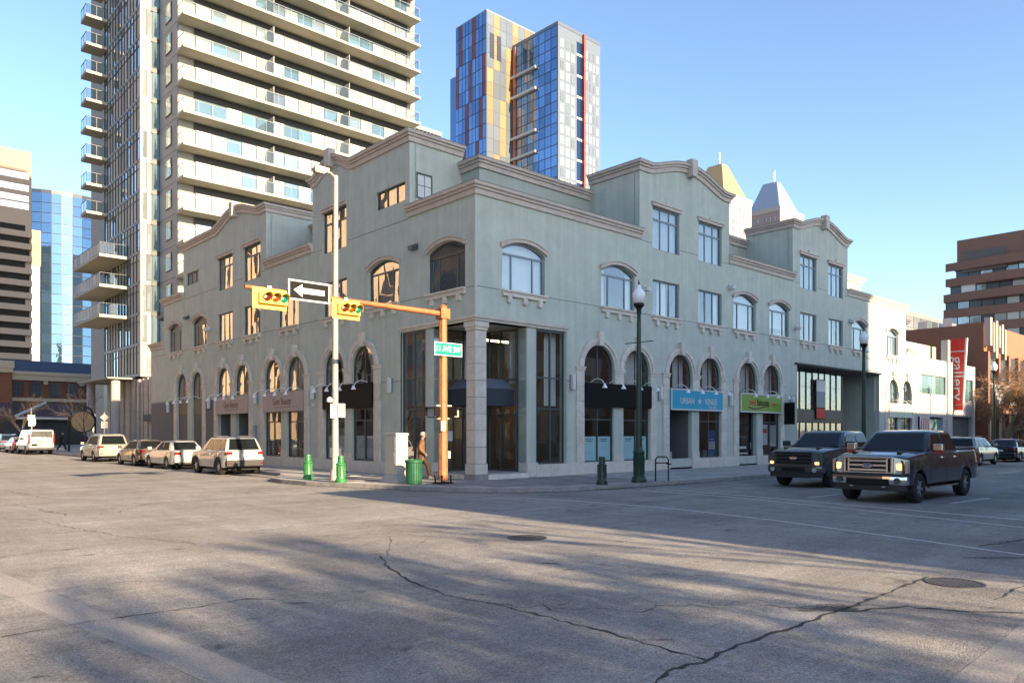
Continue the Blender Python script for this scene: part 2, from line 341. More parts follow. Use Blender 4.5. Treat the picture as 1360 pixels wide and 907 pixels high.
# manhole cover
mx_, my_ = G(1268, 774)
mh = MB().lathe([(.34,-.02),(.34,.010),(.31,.012),(.30,.006),(.05,.007)], mx_, my_, 28)
for k in range(9):
    yy = -.24+k*.06; hw = math.sqrt(.27**2-yy*yy) if abs(yy) < .27 else .05
    mh.box(mx_-hw, my_+yy-.015, .006, mx_+hw, my_+yy+.015, .0105)
mat('iron', (.06,.055,.05), .55, var=.3, scale=8, metal=.4)
tag(mh.build('manhole_cover', 'iron', smooth=40), 'round iron manhole cover set in the cracked asphalt', 'manhole cover')
m2 = G(700, 714); mh2 = MB().lathe([(.36,-.02),(.36,.008),(.32,.009),(.31,.005),(.04,.006)], m2[0], m2[1], 28)
tag(mh2.build('manhole_cover', 'iron', smooth=40), 'worn manhole cover in the road off the building corner', 'manhole cover')

# pavements: kerb outline with a bulb at the corner (north-east block)
SW = .13
kerb_pts = [(-3.02,120),(-3.02,44),(-3.02,26),(-3.05,12),(-3.2,9.4),(-3.9,8.0),(-5.05,6.4),(-5.25,5),(-5.1,3.4),(-4.7,2.0),(-4.2,.6),(-3.75,-.9),(-3.3,-2.2),(-2.6,-3.4),(-1.6,-4.3),(-.3,-4.9),(1.5,-5.2),(5,-5.4),(11,-5.55),(40,-5.6),(150,-5.6)]
inner = [(150,60),(2,60),(2,120)]
ob = MB(); b = len(kerb_pts)
def poly_sheet(poly, z, holes=()):
    loops = [[Vector((*p, 0)) for p in poly]]+[[Vector((*p, 0)) for p in h] for h in holes]
    tri = tessellate_polygon(loops); vs = [(v.x, v.y, z) for l in loops for v in l]; return vs, [tuple(t) for t in tri]
vs_, fs_ = poly_sheet([(p[0]+.0, p[1]) for p in kerb_pts]+inner, SW-.012)
pave = MB().add(vs_, fs_).build('pavement', 'concrete', fix=False); tag(pave, kind='structure')
for p in pave.data.polygons:
    if p.normal.z < 0: p.flip()
kb = MB()
for a, c in zip(kerb_pts, kerb_pts[1:]):
    d = Vector((c[0]-a[0], c[1]-a[1], 0)); nn = Vector((-d.y, d.x, 0)).normalized()*.16
    q = [(a[0],a[1]),(c[0],c[1]),(c[0]+nn.x,c[1]+nn.y),(a[0]+nn.x,a[1]+nn.y)]
    kb.add([(x,y,-.02) for x,y in q]+[(x,y,SW+.002) for x,y in q], [(0,1,5,4),(1,2,6,5),(2,3,7,6),(3,0,4,7),(4,5,6,7)])
kbo = kb.build('kerb', 'kerb', pave)
strip([(p[0]-.10*(1 if p[1] > -1 else .6), p[1]-(.12 if p[1] < 1 else .02)) for p in kerb_pts], .26, .005, 'gutter_dirt', 'road_stain')
# concrete slabs, each its own piece, as far as they can be told apart
def inside(x, y):
    c = False; poly = kerb_pts+inner
    for i in range(len(poly)):
        (x1,y1),(x2,y2) = poly[i], poly[i-1]
        if (y1 > y) != (y2 > y) and x < (x2-x1)*(y-y1)/(y2-y1)+x1: c = not c
    return c
def slab_ok(x0, y0, x1, y1): return all(inside(x, y) for x in (x0-.2, x1+.2) for y in (y0-.2, y1+.2))
def slabs(x0, x1, y0, y1, sx, sy, name, m, gap=.012):
    nx, ny = round((x1-x0)/sx), round((y1-y0)/sy)
    for i in range(nx):
        for j in range(ny):
            a, c = x0+i*sx, y0+j*sy
            if slab_ok(a, c, a+sx, c+sy):
                z = SW+random.uniform(-.002, .003)
                ibox(name, m, (a+gap/2, c+gap/2, SW-.06), (a+sx-gap/2, c+sy-gap/2, z), pave)
slabs(4.9, 37.3, -5.3, -.1, 1.62, 1.3, 'paving_slab', 'concrete')
slabs(-2.85, -.1, 5.2, 34, 1.37, 1.6, 'paving_slab', 'concrete')
slabs(-5.2, -.1, -4.6, 5.2, .85, .6, 'paver', 'paver', .014)
slabs(-.1, 4.9, -5.1, -.1, .5, .8, 'paver', 'paver', .014)
# ledge of litter and gravel along the avenue kerb
gr = MB(); random.seed(3)
for k in range(900):
    x = random.uniform(-2.5, 12); yk = -5.32 if x > 3 else -5.2+max(0, (1.5-x))*.28+max(0,(-.6-x))*.45
    y = yk-abs(random.gauss(0, .07)); s = random.uniform(.008, .03)
    gr.box(x-s, y-s*.7, 0, x+s, y+s*.7, s*.8)
mat('grit', (.09,.075,.065), .95, var=.4, scale=20)
tag(gr.build('grit', 'grit', fix=False), 'dark grit and dead leaves lying along the avenue kerb', 'grit', kind='stuff')
# ------------------------------------------------------------------ the green corner building
cb = thing('corner_building', 'three storey grey-green stucco corner building with arched shop windows and curved gables', 'building', (0, 0, 0))
def arc_pts(c, zc, r, a0, a1, n): return [(c+r*math.cos(a0+(a1-a0)*k/n), zc+r*math.sin(a0+(a1-a0)*k/n)) for k in range(n+1)]
def seg_arc(s0, s1, z, rise, n=12):
    """points of a flat arch from s1 to s0"""
    hw = (s1-s0)/2; r = (hw*hw+rise*rise)/(2*rise); c = (s0+s1)/2; zc = z+rise-r; a = math.asin(hw/r)
    return [(c+r*math.sin(a-2*a*k/n), zc+r*math.cos(a-2*a*k/n)) for k in range(n+1)]
def hole_rect(s0, s1, z0, z1): return [(s0,z0),(s1,z0),(s1,z1),(s0,z1)]
def hole_seg(s0, s1, z0, z1, rise): return [(s0,z0),(s1,z0)]+seg_arc(s0, s1, z1, rise)
def hole_round(s0, s1, z0, zs): return [(s0,z0),(s1,z0)]+arc_pts((s0+s1)/2, zs, (s1-s0)/2, 0, math.pi, 16)
def wall(name, F, outer, holes, depth, m, parent, back=.3):
    loops = [[Vector((p[0], p[1], 0)) for p in l] for l in [outer]+holes]
    tri = tessellate_polygon(loops); b = MB(F); vs = [(v.x, v.y, 0) for l in loops for v in l]; b.add(vs, [tuple(t) for t in tri])
    for l in holes:
        n = len(l)
        for i in range(n): p, q = l[i], l[(i+1)%n]; b.quad((p[0],p[1],0),(q[0],q[1],0),(q[0],q[1],-depth),(p[0],p[1],-depth))
    l = outer; n = len(l)
    for i in range(n):
        p, q = l[i], l[(i+1)%n]
        if not (p[0] == 0 and q[0] == 0): b.quad((p[0],p[1],0),(q[0],q[1],0),(q[0],q[1],-back),(p[0],p[1],-back))
    return b.build(name, m, parent, fix=True)
SILL, SPR, MTOP, UB, UT = 7.37, 8.98, 9.06, 10.48, 12.48
RW = [(1.33,3.64),(7.11,9.41),(17.72,20.0),(21.47,23.71),(32.13,34.29),(37.7,39.8)]
RM = [(10.76,12.88),(14.5,16.62),(25.06,27.13),(28.72,30.78)]
LW = [(.61,2.96),(5.03,7.39),(26.39,28.76),(30.85,33.27)]
LM = [(9.31,11.5),(14.05,16.36),(18.57,20.8),(22.39,24.55)]
LU = [(9.34,11.55),(18.57,20.8),(22.39,24.55)]
LS = [(4.58,6.78),(27.78,29.96)]
RP = [((5.96,7.94),(8.62,10.52),5.48,10.96),((12.0,13.92),(14.56,16.48),11.52,16.96),((18.2,20.08),(20.74,22.62),17.7,23.08),((37.9,39.75),(40.42,42.27),37.42,42.74)]
LP = [((6.92,8.8),(9.5,11.38),6.42,11.9),((13.38,15.32),(16.05,18.0),12.92,18.5),((19.98,21.94),(22.66,24.62),19.5,25.1),((27.04,28.9),(29.76,31.7),26.56,32.2)]
def gable_curve(s0, s1, c, hw, zs, rise, n=30):
    """top line of a gable from s1 back to s0: shoulders with a swelling arch about c"""
    pts = [(s1, zs)]
    for k in range(n+1):
        s = c+hw-2*hw*k/n; t = (s-c)/hw; pts.append((s, zs+rise*((math.cos(math.pi*t)+1)/2)**.62))
    pts.append((s0, zs)); return pts
PT, GT = 11.0, 14.15          # parapet and gable wall tops (the cornices stand a little higher)
gR1 = gable_curve(9.78, 17.33, 13.6, 3.15, GT, .68); gR2 = gable_curve(24.18, 31.48, 27.9, 3.05, GT, .68)
gL2 = gable_curve(4.26, 12.6, 10.55, 1.75, GT, .62); gL1 = gable_curve(17.85, 30.5, 21.8, 3.1, GT, .68)
outR = [(0,6.05),(4.86,6.05),(4.86,-.1),(24.7,-.1),(24.7,5.95),(36.5,5.95),(36.5,-.1),(43.15,-.1),(43.15,7.9),(41.22,7.9),(41.22,PT),(31.48,PT)]+gR2+[(24.18,PT),(17.33,PT)]+gR1+[(9.78,PT),(0,PT)]
outL = [(0,6.05),(4.83,6.05),(4.83,-.1),(37.1,-.1),(37.1,8.1),(34.4,8.1),(34.4,PT),(30.5,PT)]+gL1+[(17.85,PT),(12.6,PT)]+gL2+[(4.26,PT),(0,PT)]
holesR = [hole_seg(a, b, SILL, SPR, .32) for a, b in RW]+[hole_rect(a, b, SILL, MTOP) for a, b in RM]+[hole_rect(a, b, UB, UT) for a, b in RM]
holesL = [hole_seg(a, b, SILL, SPR, .32) for a, b in LW]+[hole_rect(a, b, SILL, MTOP) for a, b in LM]+[hole_rect(a, b, UB, UT) for a, b in LU]+[hole_rect(a, b, 11.55, 12.36) for a, b in LS]
for p in RP: holesR += [hole_round(*p[0], .62, 5.68-(p[0][1]-p[0][0])/2), hole_round(*p[1], .62, 5.68-(p[1][1]-p[1][0])/2)]
for p in LP: holesL += [hole_round(*p[0], .62, 5.78-(p[0][1]-p[0][0])/2), hole_round(*p[1], .62, 5.78-(p[1][1]-p[1][0])/2)]
wR = wall('avenue_wall', FR, outR, holesR, .20, 'stucco', cb); wL = wall('side_street_wall', FL, outL, holesL, .20, 'stucco', cb)
# pale strip on the corner: grazing sunlight put into the colour
MB().box(-.018,-.018,6.28,.06,.07,10.76).build('corner_highlight', 'stucco_edge', wR)

# ---- cornices: a stepped profile swept along a line in the facade plane
PROF = [(.0,-.42),(.07,-.42),(.10,-.235),(.10,-.225),(.155,-.22),(.175,-.13),(.175,-.12),(.235,-.115),(.265,0),(.265,.025),(.0,.025)]
def cornice(F, pts, name, parent, m0=0, m1=0, cap=True, prof=PROF):
    """m0/m1: 1 = outer mitre at that end, -1 = inner mitre, 0 = square"""
    b = MB(F); rows = []
    n = len(pts)
    for i, (s, z) in enumerate(pts):
        a = Vector(pts[max(i-1,0)]); c = Vector(pts[min(i+1,n-1)]); d = (c-a).normalized()
        nr = Vector((-d.y, d.x)); nr = nr if nr.y > 0 else -nr
        row = []
        for (dd, nn) in prof:
            off = 0
            sg = 1 if pts[-1][0] > pts[0][0] else -1
            if i == 0 and m0: off = -dd*m0*sg
            if i == n-1 and m1: off = dd*m1*sg
            row.append((s+nr.x*nn+off, z+nr.y*nn, dd))
        rows.append(row)
    k = len(prof); vs = [p for r in rows for p in r]; fs = []; mi = []
    for i in range(n-1):
        for j in range(k-1): fs.append((i*k+j, i*k+j+1, (i+1)*k+j+1, (i+1)*k+j)); mi.append(1 if j in (2,5) or j >= 8 else 0)  # thin dark strips between the steps are painted shadow lines; the top is metal
    fs += [tuple(range(k-1,-1,-1)), tuple((n-1)*k+j for j in range(k))]; mi += [0,0]
    b.add(vs, fs); b.mi = mi
    return b.build(name, ['trim','flashing_shade'], parent, fix=True)
CT = PT+.2; GC = GT+.2
cornice(FR, [(0,CT),(9.85,CT)], 'cornice', wR, m0=1); cornice(FL, [(0,CT),(4.33,CT)], 'cornice', wL, m0=1)
cornice(FR, [(17.30,CT),(24.25,CT)], 'cornice', wR); cornice(FR, [(31.44,CT),(41.22,CT)], 'cornice', wR, m1=1)
cornice(FL, [(12.57,CT),(17.9,CT)], 'cornice', wL); cornice(FL, [(30.45,CT),(34.4,CT)], 'cornice', wL, m1=1)
cornice(FL, [(34.4,8.25),(37.1,8.25)], 'cornice', wL); cornice(FR, [(41.3,8.05),(43.15,8.05)], 'cornice', wR)
up = lambda l: [(s, z+.2) for s, z in l][::-1]
for F, gc, par_, w_ in ((FR, gR1, wR, 0),(FR, gR2, wR, 0),(FL, gL1, wL, 0),(FL, gL2, wL, 0)): cornice(F, up(gc), 'gable_cornice', par_, m0=1, m1=1)
def keyst(F, s, z, w, h, d, par_, m='trim'):
    MB(F).prism([(s-w*.38, z-h/2),(s+w*.38, z-h/2),(s+w/2, z+h/2),(s-w/2, z+h/2)], .0, d).build('keystone', m, par_)
for F, s, par_ in ((FR,13.7,wR),(FR,27.95,wR),(FL,21.85,wL),(FL,10.6,wL)): keyst(F, s, GT+.70, .48, .82, .36, par_)
# gable blocks behind the facade, roof terrace, set-back top floor
def vol(name, x0, y0, z0, x1, y1, z1, m, par_=cb): return MB().box(x0,y0,z0,x1,y1,z1).build(name, m, par_)
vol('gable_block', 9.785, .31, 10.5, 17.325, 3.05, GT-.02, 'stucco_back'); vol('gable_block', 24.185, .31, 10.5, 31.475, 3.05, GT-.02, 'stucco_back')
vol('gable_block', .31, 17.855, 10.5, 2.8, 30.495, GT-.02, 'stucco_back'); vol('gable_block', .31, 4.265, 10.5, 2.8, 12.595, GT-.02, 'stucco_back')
FbR = lambda x: (lambda s, z, d: (x-d, s, z)); FbL = lambda y: (lambda s, z, d: (s, y-d, z))
for x in (9.78, 24.18): MB().quad((x,.28,10.6),(x,3.05,10.6),(x,3.05,GT),(x,.28,GT)).build('gable_return', 'stucco', wR, fix=False); cornice(FbR(x), [(0,GC),(3.05,GC)], 'gable_cornice', wR, m0=1)
for y in (4.26, 17.85): MB().quad((.28,y,10.6),(2.8,y,10.6),(2.8,y,GT),(.28,y,GT)).build('gable_return', 'stucco', wL, fix=False); cornice(FbL(y), [(0,GC),(2.8,GC)], 'gable_cornice', wL, m0=1)
for a, b_, F, par_ in ((.4,1.09,FbL(4.26),wL),):
    fr = MB(F); fr.box(a-.06,11.72,0,a,12.72,.03); fr.box(b_,11.72,0,b_+.06,12.72,.03); fr.box(a-.06,12.66,.001,b_+.06,12.74,.031); fr.box(a-.06,11.66,.001,b_+.06,11.72,.031); fr.box((a+b_)/2-.012,11.72,.004,(a+b_)/2+.012,12.66,.02); fr.box(a,12.2,.005,b_,12.225,.021)
    w = fr.build('window', 'frame_dark', cb); fbox('pane', 'blind', F, a, 11.72, 0, b_, 12.66, .008, w)
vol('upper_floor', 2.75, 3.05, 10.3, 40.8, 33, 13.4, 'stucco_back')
cornice(FbL(3.04), [(2.75,13.6),(9.8,13.6)], 'cornice', cb, m0=1); cornice(FbL(3.04), [(17.3,13.6),(24.2,13.6)], 'cornice', cb); cornice(FbL(3.04), [(31.4,13.6),(40.8,13.6)], 'cornice', cb, m1=1)
cornice(FbR(2.74), [(3.05,13.6),(4.3,13.6)], 'cornice', cb, m0=1); cornice(FbR(2.74), [(12.6,13.6),(17.85,13.6)], 'cornice', cb); cornice(FbR(2.74), [(30.4,13.6),(33,13.6)], 'cornice', cb)
vol('roof_deck', .3, .3, 10.2, 43, 36.9, 10.35, 'flashing_shade')
vol('far_end_wall', .3, 36.8, 0, 43, 37.1, 8.0, 'stucco'); vol('far_side_wall', 42.85, .3, 0, 43.15, 36.8, 7.85, 'stucco'); vol('far_side_wall', 40.9, .3, 7.9, 41.2, 36, 10.9, 'stucco'); vol('far_end_wall', .3, 34.1, 8, 41, 34.4, 10.9, 'stucco')
for (x, y, w_) in ((6.6,1.9,.9),(22.6,1.6,1.0),(33.9,1.4,1.2)):      # small dark skylight ridges behind the parapet
    MB().add([(x-w_,y-.6,10.3),(x+w_,y-.6,10.3),(x+w_,y+.6,10.3),(x-w_,y+.6,10.3),(x-w_*.3,y,11.75),(x+w_*.3,y,11.75)], [(0,1,5,4),(2,3,4,5),(1,2,5),(3,0,4)]).build('skylight', 'flashing_shade', cb)
vol('roof_stair', 33.4, 4.2, 13.4, 35.6, 7, 14.9, 'white_dull') if False else None
tw = MB().box(36.9,9,10,38.9,12,13.9).box(36.6,8.7,13.9,39.2,12.3,14.3).build('roof_chimney', 'stucco_edge', cb)
# control joints scored in the stucco
def sjoint(F, z, runs, par_):
    b = MB(F)
    for a, c in runs: b.box(a, z-.012, 0, c, z+.012, .004)
    b.build('joint', 'joint', par_)
def gaps(s0, s1, ops):
    out = []; s = s0
    for a, c in sorted(ops):
        if a-.1 > s: out.append((s, a-.1))
        s = max(s, c+.1)
    if s < s1: out.append((s, s1))
    return out
sjoint(FR, 7.36, gaps(.06, 41.2, RW+RM), wR); sjoint(FL, 7.36, gaps(.02, 37, LW+LM), wL)
sjoint(FR, 10.74, [(9.9,10.7),(12.95,14.45),(16.7,17.3),(24.5,25.0),(27.2,28.66),(30.85,31.4)], wR); sjoint(FL, 10.74, [(4.35,9.2),(11.65,12.5),(17.95,18.5),(20.9,22.3),(24.6,30.4)], wL)
sjoint(FR, 4.05, [(4.9,5.4),(11.0,11.5),(17.0,17.66),(23.1,24.6)], wR); sjoint(FL, 4.05, [(4.85,6.4),(12.0,12.85),(18.55,19.45),(25.2,26.5),(32.3,37)], wL)

# ---- windows
def strip_arc(b, pts, t, d0, d1, flip=1):
    n = len(pts); inn = []; out = []
    for i, (s, z) in enumerate(pts):
        a = Vector(pts[max(i-1,0)]); c = Vector(pts[min(i+1,n-1)]); dv = (c-a).normalized(); nr = Vector((-dv.y, dv.x))*flip
        out.append((s+nr.x*t, z+nr.y*t)); inn.append((s, z))
    for i in range(n-1): b.prism([inn[i], inn[i+1], out[i+1], out[i]], d0, d1)
def sill(F, s0, s1, z, par_):
    MB(F).box(s0-.06,z-.06,0,s1+.06,z+.015,.17).box(s0-.03,z-.22,0,s1+.03,z-.062,.11).build('sill', 'stone', par_)
    for t in (.14, .5, .86):
        c = s0+(s1-s0)*t; MB(F).prism([(c-.10,z-.222),(c+.10,z-.222),(c+.10,z-.42),(c+.07,z-.47),(c-.07,z-.47),(c-.10,z-.42)], 0, .12).build('bracket', 'stone', par_)
def curtain_sheet(F, s0, s1, z0, z1, d, m, par_, wav=.035, n=None):
    n = n or max(6, int((s1-s0)*14)); b = MB(F)
    ph = random.random()*6
    for i in range(n):
        a, c = s0+(s1-s0)*i/n, s0+(s1-s0)*(i+1)/n
        f = lambda s: d+wav*math.sin(s*23+ph)+wav*.5*math.sin(s*41+ph*2)
        b.quad((a,z0,f(a)),(c,z0,f(c)),(c,z1,f(c)),(a,z1,f(a)))
    return b.build('curtain', m, par_, fix=False, smooth=80)
def dress(F, s0, s1, z0, z1, w, kind):
    if kind == 'sheer': curtain_sheet(F, s0, s1, z0, z1, -.30, 'curtain', w)
    elif kind == 'blind': fbox('blind', 'blind', F, s0, z0, -.30, s1, z1, -.285, w)
    elif kind == 'halfblind': fbox('blind', 'blind', F, s0, z0+(z1-z0)*.25, -.30, s1, z1, -.285, w); curtain_sheet(F, s1-.35, s1, z0, z1, -.36, 'curtain', w)
    elif kind == 'open': curtain_sheet(F, s0, s0+.22*(s1-s0), z0, z1, -.30, 'curtain', w); curtain_sheet(F, s1-.16*(s1-s0), s1, z0, z1, -.30, 'curtain', w)
    elif kind == 'mid': curtain_sheet(F, s0+.33*(s1-s0), s0+.66*(s1-s0), z0, z1, -.30, 'curtain', w)
    elif kind == 'tan': curtain_sheet(F, s0, s1, z0, z1, -.30, 'curtain_tan', w)
    elif kind == 'slats':
        b = MB(F); z = z0
        while z < z1: b.box(s0, z, -.30, s1, z+.028, -.28); z += .06
        b.build('blind', 'blind', w)
def window(F, s0, s1, z0, z1, par_, rise=0, cols=(.333,.667), transom=None, fm='frame_dark', gm='window_glass', kind='sheer', do_sill=True, hood=None, d=-.16, tl=.006):
    t = .065; b = MB(F)
    b.box(s0,z0,d,s0+t,z1,d+.07); b.box(s1-t,z0,d,s1,z1,d+.07); b.box(s0+t,z0,d+.002,s1-t,z0+t,d+.068)
    arcp = seg_arc(s0, s1, z1, rise) if rise else None
    if rise: strip_arc(b, arcp, t, d+.003, d+.067)
    else: b.box(s0+t,z1-t,d+.002,s1-t,z1,d+.068)
    zt = transom if transom else (z1-t)
    if transom: b.box(s0+t, transom-.04, d+.004, s1-t, transom+.04, d+.066)
    cs = [s0+t]+[s0+(s1-s0)*c for c in cols]+[s1-t]
    for c in cs[1:-1]: b.box(c-.03, z0+t, d+.006, c+.03, (zt-.04) if transom else zt, d+.064)
    if transom and not rise:
        for c in cs[1:-1]: b.box(c-.03, transom+.04, d+.006, c+.03, z1-t, d+.064)
    w = b.build('window', fm, par_)
    ztop = (transom-.04) if transom else zt
    for i in range(len(cs)-1):
        a = cs[i]+(.03 if i else 0); c = cs[i+1]-(.03 if i < len(cs)-2 else 0)
        fbox('pane', gm, F, a-.01, z0+t-.01, d+.03, c+.01, ztop+.01, d+.036, w, tilt(F, tl))
        if transom and not rise: fbox('pane', gm, F, a-.01, transom+.03, d+.03, c+.01, z1-t+.01, d+.036, w, tilt(F, tl))
    if rise:
        zz = transom+.03; pts = [p for p in seg_arc(s0+.02, s1-.02, z1-.02, rise-.01)]
        MB(F).prism([(s0+.02, zz),(s1-.02, zz)]+pts, d+.03, d+.036).build('pane', gm, w)
    if kind: dress(F, s0+.02, s1-.02, z0, (z1+rise), w, kind)
    if do_sill: sill(F, s0, s1, z0, w)
    if hood == 'arch':
        hb = MB(F); strip_arc(hb, seg_arc(s0-.07, s1+.07, z1+.02, rise), -.13, 0, .10); strip_arc(hb, seg_arc(s0-.10, s1+.10, z1+.15, rise), -.05, 0, .14); hb.build('hood', 'trim', w)
    if hood == 'flat':
        MB(F).box(s0-.08,z1+.02,0,s1+.08,z1+.15,.09).box(s0-.12,z1+.152,0,s1+.12,z1+.21,.13).build('hood', 'trim', w)
        c = (s0+s1)/2; MB(F).prism([(c-.12,z1+.213),(c+.12,z1+.213),(c+.06,z1+.36),(c,z1+.40),(c-.06,z1+.36)], 0, .08).build('crest', 'trim', w)
    return w
WC = dict(cols=(.24,.74), transom=8.80, rise=.32)
for (a, b_), k in zip(RW, ('blind','open','blind','halfblind','slats','tan')): window(FR, a, b_, SILL, SPR, cb, kind=k, hood='arch', fm='frame_grey', **WC)
for (a, b_), k in zip(RM, ('mid','open','slats','mid')): window(FR, a, b_, SILL, MTOP, cb, kind=k, fm='frame_grey', cols=(.34,.66))
for (a, b_), k in zip(RM, ('blind','blind','sheer','mid')): window(FR, a, b_, UB, UT, cb, kind=k, transom=UT-.56, hood='flat', do_sill=False, fm='frame_grey')
for (a, b_), k in zip(LW, ('slats','sheer','tan','sheer')): window(FL, a, b_, SILL, SPR, cb, kind=k, hood='arch', gm='left_glass', fm='frame_dark', tl=.02, **WC)
for (a, b_), k in zip(LM, ('sheer','tan','tan','tan')): window(FL, a, b_, SILL, MTOP, cb, kind=k, gm='left_glass', tl=.02)
for (a, b_), k in zip(LU, ('sheer','tan','sheer')): window(FL, a, b_, UB, UT-.05, cb, kind=k, gm='left_glass', transom=UT-.6, hood='flat', do_sill=False, tl=.02)
for (a, b_) in LS: window(FL, a, b_, 11.55, 12.36, cb, kind='sheer', gm='left_glass', do_sill=False, tl=.02)

# ---- pairs of arched shop openings
random.seed(11)
def bell_lamp(F, s, z, par_):
    pts = [F(s, z, .02), F(s, z+.10, .18), F(s, z+.14, .42), F(s, z+.05, .66), F(s, z-.14, .80)]
    o = MB().tube(pts, .018, 6).build('gooseneck_lamp', 'lamp_white', par_, smooth=60)
    c = Vector(F(s, z-.16, .80)); MB().lathe([(.025,.06),(.05,.03),(.06,-.02),(.105,-.09),(.115,-.12),(.0,-.08)], 0, 0, 14).build('shade', 'lamp_white', o, smooth=50).location = c
def sconce(F, s, z, par_):
    MB(F).prism([(s-.11,z-.3),(s+.11,z-.3),(s+.11,z+.3),(s-.11,z+.3)], 0, .05).build('wall_lamp', 'frame_grey', par_)
    MB(F).prism([(s-.09,z-.32),(s+.09,z-.32),(s+.09,z+.32),(s-.09,z+.32)], .052, .2).build('wall_lamp', 'white_dull', par_, bevel=.03)
def pier_blocks(F, s0, s1, z0, z1, d, par_, n=6):
    h = (z1-z0)/n
    for k in range(n): fbox('stone_block', 'stone', F, s0+.006, z0+k*h+.006, 0, s1-.006, z0+(k+1)*h-.006, d+random.uniform(-.004,.004), par_)
def arch_ring(F, c, zs, r, par_, n=9):
    for k in range(n):
        a0, a1 = math.pi*k/n+.008, math.pi*(k+1)/n-.008
        b = MB(F)
        for (r0, r1, d) in ((r+.005, r+.13, .06),(r+.131, r+.30, .105)):
            for j in range(3):
                u0, u1 = a0+(a1-a0)*j/3, a0+(a1-a0)*(j+1)/3
                b.prism([(c+r0*math.cos(u0), zs+r0*math.sin(u0)),(c+r1*math.cos(u0), zs+r1*math.sin(u0)),(c+r1*math.cos(u1), zs+r1*math.sin(u1)),(c+r0*math.cos(u1), zs+r0*math.sin(u1))], 0, d)
        b.build('voussoir', 'stone', par_)
    keyst(F, c, zs+r+.27, .34, .62, .19, par_, 'stone')
def shop_window(F, s0, s1, z0, z1, par_, gm, fm, transom=2.45, d=-.15, mid=True):
    t = .06; b = MB(F); b.box(s0,z0,d,s0+t,z1,d+.07); b.box(s1-t,z0,d,s1,z1,d+.07); b.box(s0+t,z0,d+.002,s1-t,z0+t,d+.068); b.box(s0+t,z1-t,d+.002,s1-t,z1,d+.068)
    c = (s0+s1)/2
    if mid: b.box(c-.03,z0+t,d+.004,c+.03,z1-t,d+.066)
    if transom: b.box(s0+t,transom-.03,d+.008,s1-t,transom+.03,d+.062)
    w = b.build('shop_window', fm, par_)
    xs = [(s0+t,c-.03),(c+.03,s1-t)] if mid else [(s0+t,s1-t)]
    for a, e in xs:
        for zz in ([(z0+t,transom-.03),(transom+.03,z1-t)] if transom else [(z0+t,z1-t)]):
            fbox('pane', gm, F, a-.01, zz[0]-.01, d+.03, e+.01, zz[1]+.01, d+.036, w, tilt(F, .004))
    return w
def arch_pair(F, pr, apex, gm, fm, lower=('win','win'), upper=('dark','dark'), lamps=True):
    A, B, pl, prr = pr; u = bpy.data.objects.new('arch_bay', None); link(u, cb)
    zs = apex-(A[1]-A[0])/2
    for (s0, s1), lo, uk in zip((A, B), lower, upper):
        c = (s0+s1)/2; r = (s1-s0)/2; arch_ring(F, c, zs, r, u)
        # upper glazing
        b = MB(F); d = -.15
        b.box(s0,4.02,d,s0+.05,zs,d+.07); b.box(s1-.05,4.02,d,s1,zs,d+.07); b.box(s0+.05,4.02,d+.002,s1-.05,4.08,d+.068); strip_arc(b, arc_pts(c, zs, r, 0, math.pi, 18), -.05, d+.001, d+.069, -1); b.box(c-.02,4.08,d+.004,c+.02,zs+r-.05,d+.06)
        b.build('arch_window_frame', fm, u)
        MB(F).prism([(s0+.03,4.05),(s1-.03,4.05)]+arc_pts(c, zs, r-.03, 0, math.pi, 18), d+.03, d+.036).build('pane', gm, u)
        if uk == 'sheer': curtain_sheet(F, s0, s1, 4, zs+r, -.45, 'curtain', u)
        if uk == 'half': curtain_sheet(F, s0+(s1-s0)*.55, s1, 4, zs+r, -.5, 'curtain', u)
        if uk == 'tan': curtain_sheet(F, s0, s1, 4, zs+r, -.45, 'curtain_tan', u)
        if lo == 'win': shop_window(F, s0, s1, .62, 2.99, u, 'shop_glass', fm)
    pier_blocks(F, pl, A[0], .62, zs-.18, .07, u); pier_blocks(F, B[1], prr, .62, zs-.18, .07, u)
    fbox('stone_block', 'stone', F, A[1]+.03, 4.02, 0, B[0]-.03, zs-.18, .07, u)
    for a, c_ in ((pl-.03, A[0]+.02),(A[1]-.02, B[0]+.02),(B[1]-.02, prr+.03)): MB(F).box(a,zs-.178,0,c_,zs-.06,.10).box(a-.03,zs-.06,0,c_+.03,zs-.002,.13).build('impost', 'stone', u)
    fbox('stone_block', 'stone', F, A[1]-.0, .625, 0, B[0]+.0, .95, .03, u)
    if lamps:
        for t in (.1, .37, .63, .9): bell_lamp(F, A[0]+(B[1]-A[0])*t, 4.05, u)
    return u
bays = [arch_pair(FR, RP[0], 5.68, 'window_glass', 'frame_dark', upper=('dark','sheer')),
        arch_pair(FR, RP[1], 5.68, 'window_glass', 'frame_dark', lower=('door','win'), upper=('half','half')),
        arch_pair(FR, RP[2], 5.68, 'window_glass', 'frame_dark', lower=('door','win'), upper=('sheer','half')),
        arch_pair(FR, RP[3], 5.68, 'window_glass', 'frame_dark', upper=('half','half'))]
lbays = [arch_pair(FL, LP[0], 5.78, 'left_glass', 'frame_dark', upper=('tan','dark')),
         arch_pair(FL, LP[1], 5.78, 'left_glass', 'frame_brown', upper=('tan','tan')),
         arch_pair(FL, LP[2], 5.78, 'left_glass', 'frame_brown', lower=('door','door'), upper=('tan','sheer')),
         arch_pair(FL, LP[3], 5.78, 'left_glass', 'frame_brown', lower=('none','none'), upper=('sheer','tan'))]
